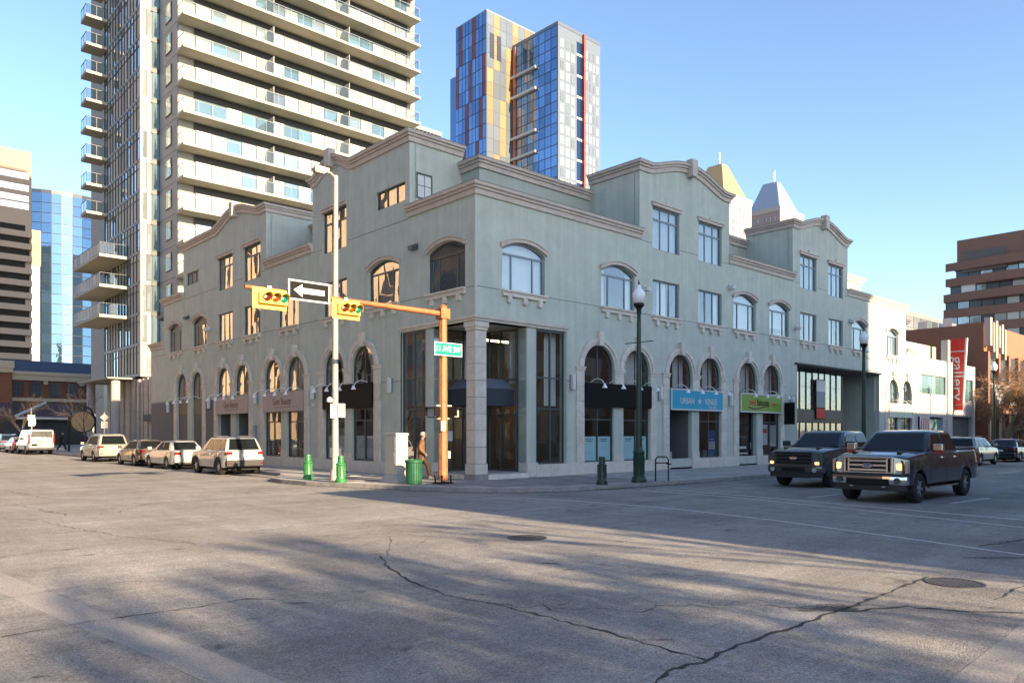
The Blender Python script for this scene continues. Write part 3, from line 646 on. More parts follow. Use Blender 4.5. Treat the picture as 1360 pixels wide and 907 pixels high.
# plinth stones under the shop windows (pieces between doors)
def plinth(F, runs, par_):
    for s0, s1 in runs:
        n = max(1, round((s1-s0)/1.25)); w = (s1-s0)/n
        for k in range(n): fbox('plinth_stone', 'stone', F, s0+k*w+.004, .0, 0, s0+(k+1)*w-.004, .618, .085, par_)
plinth(FR, [(3.1,12.0),(13.92,18.2),(20.08,24.68),(36.52,43.1)], wR)
plinth(FL, [(3.1,19.98),(24.62,37.0)], wL)
# doors in the bays: recessed side walls, a dark door with a glass leaf
def door_bay(F, s0, s1, par_, recess=.9, dm='black', light=False):
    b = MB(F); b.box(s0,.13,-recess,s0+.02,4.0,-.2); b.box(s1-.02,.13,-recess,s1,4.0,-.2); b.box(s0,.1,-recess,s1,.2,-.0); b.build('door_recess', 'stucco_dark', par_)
    dd = -recess+.02; t = .07; f = MB(F); f.box(s0+.02,.2,dd,s0+.02+t,2.98,dd+.08); f.box(s1-.02-t,.2,dd,s1-.02,2.98,dd+.08); f.box(s0+.02+t,2.3,dd+.002,s1-.02-t,2.38,dd+.078); f.box(s0+.02+t,2.91,dd+.002,s1-.02-t,2.98,dd+.078); f.box(s0+.02+t,.2,dd+.002,s1-.02-t,.42,dd+.078)
    o = f.build('door', dm, par_); fbox('pane', 'shop_glass', F, s0+.08, .42, dd+.03, s1-.08, 2.3, dd+.036, o); fbox('pane', 'shop_glass', F, s0+.08, 2.38, dd+.03, s1-.08, 2.92, dd+.036, o)
    MB(F).tube([(s1-.16,1.0,dd+.12),(s1-.16,1.35,dd+.12)], .015, 6).build('handle', 'steel', o)
door_bay(FR, 12.0, 13.92, bays[1], 1.4); door_bay(FR, 18.2, 20.08, bays[2], .4)
door_bay(FL, 19.98, 21.94, lbays[2], 1.2, 'frame_brown'); door_bay(FL, 22.66, 24.62, lbays[2], 1.2, 'frame_brown')
mat('olive', (.16,.15,.10), .7, var=.1); mat('louvre', (.11,.11,.115), .6)
for s0, s1 in LP[3][:2]:
    fbox('panel', 'olive', FL, s0, 3.05, -.16, s1, 4.02, -.10, lbays[3]); fbox('panel', 'stucco_dark', FL, s0, .62, -.16, s1, 3.04, -.12, lbays[3])
for k in range(16): fbox('louvre_blade', 'louvre', FL, 27.3, 1.0+.11*k, -.12, 28.4, 1.06+.11*k, -.06, lbays[3])
# darker painted lower walls
for F, s0, s1, z1, par_ in ((FL,25.12,26.52,3.9,wL),(FL,32.24,37.09,4.0,wL),(FR,23.12,24.69,3.95,wR)): MB(F).box(s0,.62,0,s1,z1,.006).build('painted_band', 'stucco_dark' if F is FL else 'stucco_back', par_)
for F, s, z, par_ in ((FR,5.2,4.0,wR),(FR,11.25,3.75,wR),(FR,17.35,3.6,wR),(FR,23.9,3.7,wR),(FL,5.6,3.9,wL),(FL,12.4,3.85,wL),(FL,19.0,3.8,wL),(FL,25.8,3.7,wL),(FL,33.2,3.6,wL)): sconce(F, s, z, par_)
def floodlight(F, s, z, par_, m='white_dull'):
    MB(F).box(s-.09,z-.1,0,s+.09,z+.12,.12).prism([(s-.14,z-.16),(s+.14,z-.16),(s+.16,z+.02),(s-.16,z+.02)], .125, .34).build('floodlight', m, par_)
for s, z in ((10.05,8.55),(17.3,9.55),(24.5,8.1),(31.75,9.2)): floodlight(FR, s, z, wR)
for s, z in ((3.75,9.45),(25.9,8.35),(29.5,9.45)): floodlight(FL, s, z, wL, 'white_dull' if s == 25.9 else 'frame_dark')
fbox('utility_box', 'frame_grey', FL, 19.02, 1.5, 0, 19.34, 2.3, .12, wL); fbox('utility_box', 'white_dull', FL, 12.42, 3.2, 0, 12.55, 3.35, .1, wL)

# ---- entrance cut into the corner: pier, glass walls, awning
def corner_entry():
    e = bpy.data.objects.new('corner_entrance', None); link(e, cb)
    # stone ledge over the opening
    cornice(FR, [(0,6.27),(4.92,6.27)], 'stone_ledge', e, m0=1, prof=[(0,-.2),(.05,-.2),(.07,-.12),(.12,-.1),(.14,0),(.0,.0)]); cornice(FL, [(0,6.27),(4.9,6.27)], 'stone_ledge', e, m0=1, prof=[(0,-.2),(.05,-.2),(.07,-.12),(.12,-.1),(.14,0),(.0,.0)])
    for o in e.children: o.data.materials.clear(); o.data.materials.append(MATS['stone']); o.data.polygons.foreach_set('material_index', [0]*len(o.data.polygons))
    h = (5.72-.72)/8
    for k in range(8): MB().box(.0,.0,.72+k*h+.006,.54,.54,.72+(k+1)*h-.006).build('stone_block', 'stone', e, bevel=.012)
    MB().box(.03,.03,.3,.51,.51,5.8).build('pier_core', 'joint', e); MB().box(-.035,-.035,.13,.575,.575,.71).build('pier_base', 'stone', e, bevel=.015); MB().box(-.03,-.03,5.73,.57,.57,5.85).box(-.07,-.07,5.85,.61,.61,6.04).build('pier_capital', 'stone', e)
    MB().box(-.09,-.09,.05,.64,.64,.33).build('pier_step', 'kerb', e, bevel=.02)
    for F in (FR, FL):
        MB(F).box(2.65,.13,-.5,3.16,6.06,-.02).build('pilaster', 'stucco', e); fbox('stone_block', 'stone', F, 2.62, .13, -.45, 3.19, .70, .07, e)
        # flush glazed bay beside the entrance
        s0, s1, z0, z1, d = 3.2, 4.83, .62, 6.03, -.14; b = MB(F); c = (s0+s1)/2
        for a in (s0, c-.03, s1-.06): b.box(a,z0,d,a+.06,z1,d+.08)
        for z in (z0, 2.82, 4.08, z1-.06): b.box(s0+.06,z,d+.003,s1-.06,z+.06,d+.077)
        w = b.build('glazed_bay', 'frame_dark', e)
        for a, t in ((s0+.05,c-.02),(c+.02,s1-.05)):
            for za, zb in ((z0+.05,2.83),(2.87,4.09),(4.13,z1-.05)): fbox('pane', 'shop_glass' if F is FR else 'left_glass', F, a, za, d+.03, t, zb, d+.036, w, tilt(F, .005))
        MB(F).box(4.82,.6,-.3,4.90,6.06,.0).build('jamb', 'stucco', e); curtain_sheet(F, 4.15, 4.8, 3.0, 6.0, -.55, 'curtain', e)
    # recessed glass walls
    for F in (FR, FL):
        d = -2.66; b = MB(F)
        for a in (.55, 1.5, 2.2): b.box(a,.33,d,a+.06,6.05,d+.08)
        for z in (.33, 2.55, 4.0, 5.98): b.box(.5,z,d+.003,2.66,z+.06,d+.077)
        w = b.build('glass_wall', 'frame_dark', e)
        for a, t in ((.05+.0,.56),(.60,1.51),(1.55,2.21),(2.25,2.64)):
            for za, zb in ((.36,2.56),(2.6,4.01),(4.05,5.99)): fbox('pane', 'shop_glass', F, a, za, d+.03, t, zb, d+.036, w, tilt(F, .006))
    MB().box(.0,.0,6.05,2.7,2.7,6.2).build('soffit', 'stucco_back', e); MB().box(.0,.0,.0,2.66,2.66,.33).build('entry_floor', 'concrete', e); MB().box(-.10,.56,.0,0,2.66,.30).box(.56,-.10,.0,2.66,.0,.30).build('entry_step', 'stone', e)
    mat('awning', (.03,.04,.055), .7, var=.1); mat('awning_top', (.10,.13,.17), .7, var=.1)
    aw = MB().box(.75,.75,2.95,2.62,2.62,3.62).build('awning', 'awning', e)
    MB().add([(.72,.72,3.63),(2.62,.72,3.63),(2.62,2.62,3.63),(.72,2.62,3.63),(1.3,1.3,4.05),(2.62,1.3,4.05),(2.62,2.62,4.05),(1.3,2.62,4.05)], [(0,1,5,4),(3,0,4,7),(4,5,6,7)]).build('awning_top', 'awning_top', aw)
    curtain_sheet(FR, 1.75, 2.5, 3.9, 6.0, -3.0, 'curtain', e); curtain_sheet(FL, .9, 1.5, 3.9, 6.0, -3.0, 'curtain', e)
    emit('warm_lamp', (1.,.5,.2), 3.5)
    for p in ((3.3,3.6,2.6),(4.2,3.3,3.3),(3.5,4.4,2.9)): MB().lathe([(.02,.25),(.12,.2),(.2,0),(.02,0)], 0, 0, 12).build('pendant_lamp', 'warm_lamp', e).location = p
    mat('note', (.7,.72,.72), .6); fbox('notice', 'note', FR, .72, 1.55, -2.60, .95, 1.95, -2.595, e)
    emit('tube_light', (1.,.8,.45), 5.); ibox('ceiling_light', 'tube_light', (3.3,3.2,5.86), (4.9,3.35,5.92), e)
corner_entry()
# ---- deep glazed recess with a flat soffit further along the avenue
def recess_bay():
    e = bpy.data.objects.new('glazed_recess', None); link(e, cb); s0, s1, D = 24.7, 36.5, 3.0
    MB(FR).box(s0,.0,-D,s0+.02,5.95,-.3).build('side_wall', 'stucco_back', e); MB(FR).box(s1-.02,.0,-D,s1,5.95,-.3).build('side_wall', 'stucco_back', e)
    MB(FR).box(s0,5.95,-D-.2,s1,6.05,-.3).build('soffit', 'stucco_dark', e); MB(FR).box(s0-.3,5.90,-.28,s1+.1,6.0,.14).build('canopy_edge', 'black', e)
    MB(FR).box(s0,.0,-D-.2,s1,.18,-.02).build('recess_floor', 'concrete', e)
    d = -1.2; n = 10; w = (33.2-s0)/n; b = MB(FR)
    for k in range(n+1): b.box(s0+k*w-.035,.18,d,s0+k*w+.035,5.94,d+.09)
    for z in (.2, 2.5, 3.3, 5.86): b.box(s0,z,d+.004,33.2,z+.07,d+.086)
    g_ = b.build('glass_wall', 'frame_dark', e)
    for k in range(n):
        for za, zb in ((.26,2.51),(2.56,3.31),(3.36,5.87)): fbox('pane', 'window_glass', FR, s0+k*w+.03, za, d+.04, s0+(k+1)*w-.03, zb, d+.046, g_, tilt(FR, .006))
    MB(FR).box(s0,2.55,d+.1,33.2,3.3,d+.16).build('fascia', 'frame_brown', e)
    curtain_sheet(FR, s0+.1, s0+2.4, 3.4, 5.8, -1.7, 'curtain', e); curtain_sheet(FR, 30, 32.8, 3.4, 5.8, -1.6, 'curtain_tan', e)
    # poster panel in the upper glazing
    fbox('poster', 'sign_black', FR, 29.1, 2.75, -1.0, 30.4, 5.3, -.97, e); fbox('poster_field', 'sign_white', FR, 29.15, 4.5, -.97, 30.35, 5.25, -.955, e); fbox('poster_field', 'frame_grey', FR, 29.15, 3.5, -.97, 30.35, 4.48, -.955, e)
    mat('red_paint', (.50,.02,.02), .5); fbox('poster_field', 'red_paint', FR, 29.15, 2.8, -.97, 30.35, 3.45, -.955, e)
    for k in range(14):
        c = random.choice(('olive','red_paint','curtain','curtain_tan','sign_white')); s = random.uniform(25, 32.5); fbox('shop_goods', c, FR, s, random.uniform(.3,1.2), -2.4, s+random.uniform(.2,.5), random.uniform(1.3,2.3), -2.0, e)
recess_bay()
# ---- rooms behind the glass
def interiors():
    e = bpy.data.objects.new('interior', None); link(e, cb)
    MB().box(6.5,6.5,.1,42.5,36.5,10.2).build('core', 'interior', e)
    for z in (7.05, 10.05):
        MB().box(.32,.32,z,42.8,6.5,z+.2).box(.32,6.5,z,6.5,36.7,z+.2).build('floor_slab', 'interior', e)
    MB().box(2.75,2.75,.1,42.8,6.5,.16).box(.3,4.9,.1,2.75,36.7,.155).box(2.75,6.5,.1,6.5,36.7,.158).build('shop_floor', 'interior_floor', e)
    b = MB()
    for x in (5.2, 11.2, 17.3, 23.9, 37.0): b.box(x,.32,.16,x+.12,6.5,7.05)
    for y in (5.6, 12.4, 19.0, 25.8, 33): b.box(.32,y,.16,6.5,y+.12,7.05)
    for x in (4.8, 10.1, 13.7, 17.2, 24.3, 31.6, 36): b.box(x,.32,7.25,x+.12,6.5,10.05)
    for y in (4.2, 8.4, 13, 17.4, 21.6, 25.5, 29.8): b.box(.32,y,7.25,6.5,y+.12,10.05)
    b.build('partition', 'interior', e)
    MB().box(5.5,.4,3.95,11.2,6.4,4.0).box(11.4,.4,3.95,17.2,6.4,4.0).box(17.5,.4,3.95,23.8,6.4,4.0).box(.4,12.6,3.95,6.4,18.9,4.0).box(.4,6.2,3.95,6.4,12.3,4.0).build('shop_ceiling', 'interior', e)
    emit('shop_light', (1.,.62,.30), 5.)
    for (x, y) in ((7,2.5),(9.5,3.5),(15,2.5),(16,4),(19.5,2.5),(21.5,2.6)): ibox('shop_light', 'shop_light', (x,y,3.90), (x+.5,y+.12,3.94), e)
    for (x, y) in ((2.5,14),(2.5,16.8),(3,8),(3,10.5)): ibox('shop_light', 'shop_light', (x,y,3.90), (x+.12,y+.5,3.94), e)
    random.seed(5)
    for k in range(46):
        F = FR if k < 26 else FL; s = random.uniform(6.2, 22.5) if k < 26 else random.uniform(6.8, 18)
        m = random.choice(('curtain_tan','olive','stone','red_paint','frame_grey','white_dull','interior_floor','trim')); z = random.choice((.16,.16,1.0,1.5)); d = random.uniform(-4.5,-1.2)
        fbox('shop_goods', m, F, s, z, d, s+random.uniform(.2,.8), z+random.uniform(.3,.9), d+.3, e)
    # posters standing behind the shop windows
    mat('poster_blue', (.56,.82,.88), .6, var=.03); mat('poster_navy', (.01,.07,.25), .5); mat('poster_grey', (.40,.43,.45), .6); mat('ink', (.03,.08,.12), .6)
    for s0, s1 in ((6.06,6.90),(7.0,7.85),(8.72,9.52),(9.6,10.42)):
        o = fbox('poster', 'poster_blue', FR, s0, .68, -.135, s1, 1.72, -.13, e); c = (s0+s1)/2
        for j, (w, z) in enumerate(((.5,1.58),(.36,1.50))):
            for q in range(5): fbox('poster_text', 'ink', FR, c-w/2+q*w/5, z, -.128, c-w/2+q*w/5+w/6, z+.035, -.1275, e)
    o = fbox('poster', 'poster_navy', FR, 15.55, .7, -.165, 16.25, 2.0, -.16, e); fbox('poster_field', 'sign_white', FR, 15.58, 1.05, -.158, 16.22, 1.42, -.1575, e)
    for k in range(3): fbox('poster_text', 'poster_navy', FR, 15.7, 1.33-.1*k, -.1565, 16.1, 1.36-.1*k, -.156, e); fbox('poster_text', 'sign_white', FR, 15.7, 1.52, -.158, 16.1, 1.56, -.1575, e)
    fbox('poster', 'sign_white', FR, 20.9, 1.2, -.165, 21.55, 2.35, -.16, e); fbox('poster_field', 'red_paint', FR, 20.95, 1.85, -.158, 21.5, 2.1, -.1575, e); fbox('poster', 'poster_grey', FR, 21.75, 1.1, -.165, 22.5, 2.3, -.16, e)
    for k, (w, z) in enumerate(((1.2,1.0),(1.35,.72))):
        for q in range(9): fbox('door_text', 'sign_white', FR, 18.4+q*w/9, z, -.335, 18.4+q*w/9+w/11, z+(.14 if k == 0 else .08), -.333, e)
    for s0, s1 in ((7.05,7.8),(7.95,8.7),(9.65,10.35),(10.5,11.25)): fbox('poster', 'poster_grey', FL, s0, .7, -.165, s1, 1.75, -.16, e)
    for s0 in (14.6, 17.0): fbox('poster', 'poster_grey', FL, s0, .7, -.165, s0+.5, 1.55, -.16, e)
interiors()
# ------------------------------------------------------------------ shop signs on the corner building
def board(name, label, F, s0, s1, z0, z1, m, border=None, d0=.02, d1=.14):
    t = thing(name, label, 'sign', F((s0+s1)/2, z0, d0)); MB(F).box(s0,z0,d0,s1,z1,d1).build('board', m, t, bevel=.01)
    if border:
        w = .06; b = MB(F); b.box(s0-.01,z0-.01,d1,s1+.01,z0+w,d1+.03); b.box(s0-.01,z1-w,d1,s1+.01,z1+.01,d1+.03); b.box(s0-.01,z0+w,d1,s0+w,z1-w,d1+.03); b.box(s1-w,z0+w,d1,s1+.01,z1-w,d1+.03); b.build('border', border, t)
    return t
mat('sign_blue', (.02,.33,.50), .4, var=.03); mat('sign_lime', (.20,.33,.05), .4, var=.05); mat('sign_mauve', (.38,.31,.29), .6, var=.04); mat('sign_maroon', (.10,.02,.015), .5); mat('sign_red', (.55,.02,.015), .45); mat('sign_pale', (.55,.62,.50), .6, var=.08)
board('shop_sign', 'blank black fascia board over the shop window with pale blue posters', FR, 5.98, 10.52, 3.0, 4.02, 'sign_black')
t = board('shop_sign', 'turquoise shop sign with white lettering and a star', FR, 12.02, 16.5, 2.98, 4.0, 'sign_blue', 'sign_white')
text('URBAN', .42, 'lettering', 'sign_white', tmat(FR, 13.35, 3.42, .145), t, sx=.85, bold=.006); text('VENUS', .42, 'lettering', 'sign_white', tmat(FR, 15.4, 3.42, .145), t, sx=.85, bold=.006); text('NAIL BAR', .2, 'lettering', 'sign_white', tmat(FR, 15.55, 3.14, .145), t, sx=.8)
st = []
for k in range(10): r = .21 if k % 2 == 0 else .085; a = math.pi/2+k*math.pi/5; st.append((14.4+r*math.cos(a), 3.44+r*math.sin(a)))
MB(FR).prism(st, .141, .15).build('star', 'sign_white', t)
t = board('shop_sign', 'lime green salon sign with red and black lettering', FR, 18.22, 22.64, 2.98, 4.0, 'sign_lime', 'sign_white')
text('red', .5, 'lettering', 'sign_red', tmat(FR, 19.45, 3.52, .145), t, bold=.006); text('bloom', .5, 'lettering', 'sign_black', tmat(FR, 20.55, 3.52, .145), t, bold=.008); text('salon', .28, 'lettering', 'sign_red', tmat(FR, 21.75, 3.46, .145), t)
sw = [(19.0+2.2*k/14, 3.28-.10*math.sin(k/14*math.pi*1.6)-.04*(k/14)) for k in range(15)]
b = MB(FR)
for (a, c) in zip(sw, sw[1:]): b.prism([(a[0],a[1]-.03),(c[0],c[1]-.03),(c[0],c[1]+.03),(a[0],a[1]+.03)], .141, .148)
b.build('underline', 'sign_maroon', t)
t = board('shop_sign', 'pale green and white fascia sign at the sunlit end of the green building', FR, 37.9, 42.2, 2.98, 3.95, 'sign_pale', 'sign_white')
t = board('shop_sign', 'black fascia board over the side street shop window behind the pale lamp pole', FL, 6.94, 11.36, 3.0, 4.1, 'sign_black')
for nm, pr in (('mauve beauty shop sign over the display windows on the side street', LP[1]),('mauve beauty shop sign over the recessed doors on the side street', LP[2])):
    t = board('shop_sign', nm, FL, pr[0][0]+.02, pr[1][1]-.02, 2.98, 4.02, 'sign_mauve'); c = (pr[0][0]+pr[1][1])/2
    text('Gem Beauty', .52, 'lettering', 'sign_maroon', tmat(FL, c, 3.5, .142), t, sx=.82, bold=.004)
    for k in range(12): fbox('small_text', 'sign_maroon', FL, c-.9+k*.15, 3.19, .14, c-.9+k*.15+.1, 3.23, .143, t)
    fbox('rule', 'sign_maroon', FL, c-1.8, 3.2, .14, c-1.1, 3.215, .143, t)
# small flag banner sign hung beside the lime sign
t = thing('blade_sign', 'thin black projecting sign on a bracket beside the lime salon sign', 'sign', (22.95,-.02,2.6)); MB().box(22.92,-.75,2.35,22.97,-.12,3.6).build('panel', 'sign_black', t); MB().cyl((22.945,.0,3.66),(22.945,-.8,3.66),.02).build('bracket', 'steel', t)
# ------------------------------------------------------------------ the towers and buildings behind
random.seed(21)
mat('condo_stone', (.36,.345,.32), .75, var=.08, scale=.8, bump=.1, bscale=20)
mat('condo_slab', (.37,.355,.30), .8, var=.06, scale=.6); mat('condo_grey', (.20,.20,.215), .5, var=.08, scale=1); mat('condo_dark', (.035,.04,.045), .4)
curtain_wall('condo_glass', (.42,.47,.49), metal=.55, rough=.06, var=.45); curtain_wall('condo_glass_teal', (.24,.36,.40), metal=.6, var=.25)
mat('condo_blind', (.40,.39,.36), .6, var=.05, per=.25)
glass('rail_glass', (.80,.85,.84), .03, wav=0)
ct = thing('condo_tower', 'tall grey and white condominium tower with long glass-railed balconies', 'building', (6.2, 50, 0))
FH = 2.91; Z0 = 7.45                      # storey height, level of the first slab
NF = 21
MB().box(6.32,50,0,31.9,80,Z0+FH*NF).build('core_wall', 'condo_stone', ct)
def floors(z): return Z0+FH*z
for k in range(NF):                         # stone piers scored in courses at both ends of the balcony face
    z = floors(k)
    for x0, x1 in ((6.28,7.6),(31.4,32.4)):
        for j in range(3): ibox('stone_panel', 'condo_stone', (x0, 49.93, z+j*.97+.015), (x1, 50.0, z+(j+1)*.97-.015), ct)
# balcony face: glazing, slabs, rails
for k in range(3, NF-4):
    z = floors(k); n = 16; w = (31.2-7.8)/n
    for i in range(n):
        x0 = 7.8+i*w; m = random.choice(('condo_blind','condo_blind','condo_blind','condo_glass','condo_glass_teal'))
        ibox('window_pane', m, (x0+.04, 49.90, z+.12), (x0+w-.04, 49.97, z+2.05), ct)
    b = MB()
    for i in range(n+1): b.box(7.8+i*w-.035,49.86,z+.05,7.8+i*w+.035,49.96,z+2.62)
    b.box(7.7,49.84,z+2.08,31.3,49.95,z+2.62).box(7.7,49.85,z+.0,31.3,49.95,z+.1); b.build('window_frame', 'condo_dark', ct)
    sl = MB().box(6.05,48,z-.24,31.9,49.88,z).build('balcony_slab', 'condo_slab', ct)
    rail = MB(); n2 = 20; w2 = 25.6/n2
    for i in range(n2+1): rail.box(6.12+i*w2-.018,48.05,z+.0,6.12+i*w2+.018,48.09,z+1.05)
    rail.box(6.1,48.045,z+1.05,31.75,48.095,z+1.09); rail.box(6.1,48.09,z+1.045,6.14,49.86,z+1.085); rail.box(31.7,48.09,z+1.045,31.74,49.86,z+1.085)
    for j in range(4): rail.box(6.105,48.3+j*.45,z,6.135,48.33+j*.45,z+1.05); rail.box(31.705,48.3+j*.45,z,31.735,48.33+j*.45,z+1.05)
    rail.build('rail_frame', 'frame_grey', sl)
    for i in range(n2): ibox('rail_pane', 'rail_glass', (6.12+i*w2+.03, 48.06, z+.08), (6.12+(i+1)*w2-.03, 48.075, z+1.02), sl)
    for x in (14.6, 22.9): ibox('privacy_screen', 'condo_blind', (x, 48.15, z+.02), (x+.05, 49.85, z+1.75), sl)
# dark return face with small windows
for k in range(NF-3):
    z = floors(k); ibox('wall_panel', 'condo_grey', (6.24, 50.05, z+.02), (6.31, 54.95, z+FH-.02), ct)
    fr = MB().box(6.17,51.6,z+.75,6.235,53.2,z+2.45).build('window_frame', 'condo_dark', ct)
    for j in range(2): ibox('window_pane', 'condo_glass_teal', (6.15, 51.66+j*.76, z+.82), (6.168, 52.36+j*.76, z+2.38), fr)
# glazed wing
WX, WY, WE = 4.55, 55.0, 67.0
MB().box(WX+.1,WY+.1,Z0-.1,14,WE,Z0+FH*NF).build('wing_core', 'condo_dark', ct)
for k in range(NF-4):
    z = floors(k)
    ibox('spandrel', 'condo_blind' if k > 5 else 'condo_grey', (WX+.0, WY-.03, z-.28), (5.45, WY+.1, z+.12), ct); ibox('spandrel', 'condo_dark', (5.47, WY-.02, z-.28), (6.3, WY+.1, z+.12), ct)
    for i, (a, c) in enumerate(((4.72,5.06),(5.10,5.44))): ibox('window_pane', random.choice(('condo_blind','condo_glass')), (a, WY-.01, z+.14), (c, WY+.1, z+FH-.30), ct)
    ibox('window_pane', 'condo_glass_teal', (5.62, WY-.0, z+.14), (6.22, WY+.1, z+FH-.30), ct)
    ibox('corner_post', 'condo_blind' if k > 4 else 'condo_grey', (WX-.06, WY-.09, z-.28), (WX+.14, WY+.11, z+FH-.28), ct)
    ibox('spandrel', 'condo_grey', (WX-.04, WY+.12, z-.22), (WX+.1, WE, z+.06), ct)
    n = 12; w = (WE-WY-.15)/n
    for i in range(n):
        y0 = WY+.15+i*w; ibox('window_pane', random.choice(('condo_glass','condo_blind','condo_blind')), (WX, y0+.05, z+.10), (WX+.1, y0+w-.05, z+FH-.26), ct)
    b = MB()
    for i in range(0, n+1, 1): b.box(WX-.09, WY+.15+i*w-.03, z+.06, WX+.02, WY+.15+i*w+.03, z+FH-.22)
    b.box(WX-.06, WY+.12, z+2.0, WX+.02, WE, z+2.06); b.build('mullion', 'condo_dark', ct)
# small corner balconies at the far end of the wing, larger ones low down
for k in range(2, NF-4):
    z = floors(k)
    if k < 5: x0, x1, y0, y1 = PX and 1.9, WX-.05, 58.6, 68.5
    else: x0, x1, y0, y1 = 2.5, WX-.05, 66.0, 68.2
    if k == 5: continue
    sl = MB().box(x0,y0,z-.30,x1,y1,z-.02).build('balcony_slab', 'condo_slab', ct)
    r = MB(); nn = max(2, int((x1-x0)/1.0)); ny = max(2, int((y1-y0)/1.1))
    for i in range(nn+1): r.box(x0+.04+i*(x1-x0-.08)/nn-.02,y0+.03,z,x0+.04+i*(x1-x0-.08)/nn+.02,y0+.07,z+1.05)
    for i in range(ny+1): r.box(x0+.03,y0+.05+i*(y1-y0-.1)/ny-.02,z,x0+.07,y0+.05+i*(y1-y0-.1)/ny+.02,z+1.05)
    r.box(x0+.02,y0+.02,z+1.05,x1,y0+.08,z+1.09).box(x0+.02,y0+.08,z+1.05,x0+.08,y1,z+1.09); r.build('rail_frame', 'condo_dark', sl)
    ibox('rail_pane', 'rail_glass', (x0+.06,y0+.045,z+.06), (x1,y0+.055,z+1.02), sl)
    for i in range(ny): ibox('rail_pane', 'rail_glass' if k > 5 else 'condo_blind', (x0+.045,y0+.09+i*(y1-y0-.1)/ny,z+.06), (x0+.055,y0+.03+(i+1)*(y1-y0-.1)/ny,z+1.02), sl)
mat('podium_beige', (.46,.39,.33), .8, var=.08, per=.08)
# stone podium with tall slots
MB().box(5.2,48.2,0,14,70,Z0-.3).build('podium_core', 'condo_dark', ct)
yy = 48.0
while yy < 66:
    w = random.choice((.55,1.0,1.3))
    for j in range(9): ibox('podium_stone', 'podium_beige', (4.55, yy, .13+j*.76), (5.15, yy+w, .13+(j+1)*.76-.02), ct)
    yy += w+random.choice((.35,.5,.7))
for x, y in ((3.1,57.8),(3.1,66.6)): MB().lathe([(.42,.13),(.42,Z0-.4)], x, y, 14).build('column', 'condo_stone', ct, smooth=40)
MB().box(2.2,57,Z0-.45,6,68.4,Z0-.32).build('podium_soffit', 'condo_slab', ct); MB().box(4.0,46.5,2.9,5.2,52.5,3.5).build('entrance_canopy', 'black', ct)
MB().box(6,42,0,31,50,7.9).build('podium_wall', 'condo_grey', ct)

# blue and orange glass tower
def facade_panes(par_, name, F, s0, s1, ns, z0, z1, nz, mats_, gap=.18, d=.08, lim=[0]):
    ws, hz = (s1-s0)/ns, (z1-z0)/nz
    for j in range(nz):
        for i in range(ns): fbox(name, mats_(i, j), F, s0+i*ws+gap/2, z0+j*hz+gap/2, 0, s0+(i+1)*ws-gap/2, z0+(j+1)*hz-gap/2, d, par_)
curtain_wall('tower_blue', (.17,.27,.44), metal=.8, rough=.04, var=.3, wav=.03); curtain_wall('tower_blue_dark', (.04,.08,.16), metal=.7, var=.3)
curtain_wall('tower_light', (.16,.19,.22), metal=.3, rough=.2, var=.12); mat('tower_orange', (.42,.14,.06), .5, per=.25); mat('tower_tan', (.26,.15,.075), .6, per=.2); mat('tower_maroon', (.22,.05,.05), .5, per=.2)
mat('tower_frame', (.30,.34,.38), .5); mat('tower_white', (.44,.46,.47), .35, per=.15); mat('mull_dark', (.02,.03,.05), .4)
D0 = 207.; cx0, cy0, ztop = AT(741, 28, D0); zb = 20.
tw_ = thing('office_tower', 'blue glass high-rise with orange and maroon panels and a pale side', 'building', (cx0, cy0, 0))
LB = PX(664, cx0)-cy0; LR = PY(797, cy0)-cx0
MB().box(cx0+.1,cy0+.1,0,cx0+LR,cy0+LB+12,ztop-.3).build('shaft', 'tower_frame', tw_); MB().box(cx0-.05,cy0-.05,ztop-.9,cx0+LR,cy0+LB,ztop).build('roof_edge', 'tower_light', tw_)
FT1 = lambda s, z, d: (cx0-d, cy0+s, z); FT2 = lambda s, z, d: (cx0+s, cy0-d, z)
nz = 24; z1 = ztop-1; z0_ = z1-nz*2.95
MB(FT1).box(0,z0_,0,LB,z1,.03).build('mullion_grid', 'mull_dark', tw_)
facade_panes(tw_, 'window_pane', FT1, .2, LB, 10, z0_, z1, nz, lambda i, j: 'tower_blue' if i < 8 else random.choice(('tower_blue_dark','tower_blue_dark','tower_blue')), .22, .1)
for j in (2,4,7,9,13,15,19,21): fbox('balcony_band', 'tower_white', FT1, LB*.34, z0_+j*2.95-.25, .1, LB*.92, z0_+j*2.95+.45, .9, tw_)
for s in (LB*.70, LB*.97):
    for j in range(0, nz, 2): fbox('orange_fin', 'tower_orange', FT1, s, z0_+j*2.95+.05, .1, s+.9, z0_+(j+2)*2.95-.05, .55, tw_)
MB(FT2).box(0,z0_,0,LR,z1,.03).build('pale_cladding', 'tower_light', tw_)
facade_panes(tw_, 'window_pane', FT2, .5, LR*.40, 3, z0_, z1-3, nz-1, lambda i, j: random.choice(('tower_white','tower_white','tower_light')), .9, .10)
facade_panes(tw_, 'window_pane', FT2, LR*.62, LR-.5, 4, z0_, z1-3, nz-1, lambda i, j: random.choice(('tower_white','tower_white','tower_light')), .9, .10)
fbox('dark_slot', 'tower_blue_dark', FT2, LR*.43, z0_, 0, LR*.56, z1-2, .06, tw_)
for j in range(0, nz, 2): fbox('slot_light', 'tower_white', FT2, LR*.43, z0_+j*2.95, .06, LR*.55, z0_+j*2.95+.6, .12, tw_)
fbox('dark_fin', 'tower_maroon', FT2, LR*.56, z0_, 0, LR*.60, z1+.5, .8, tw_)
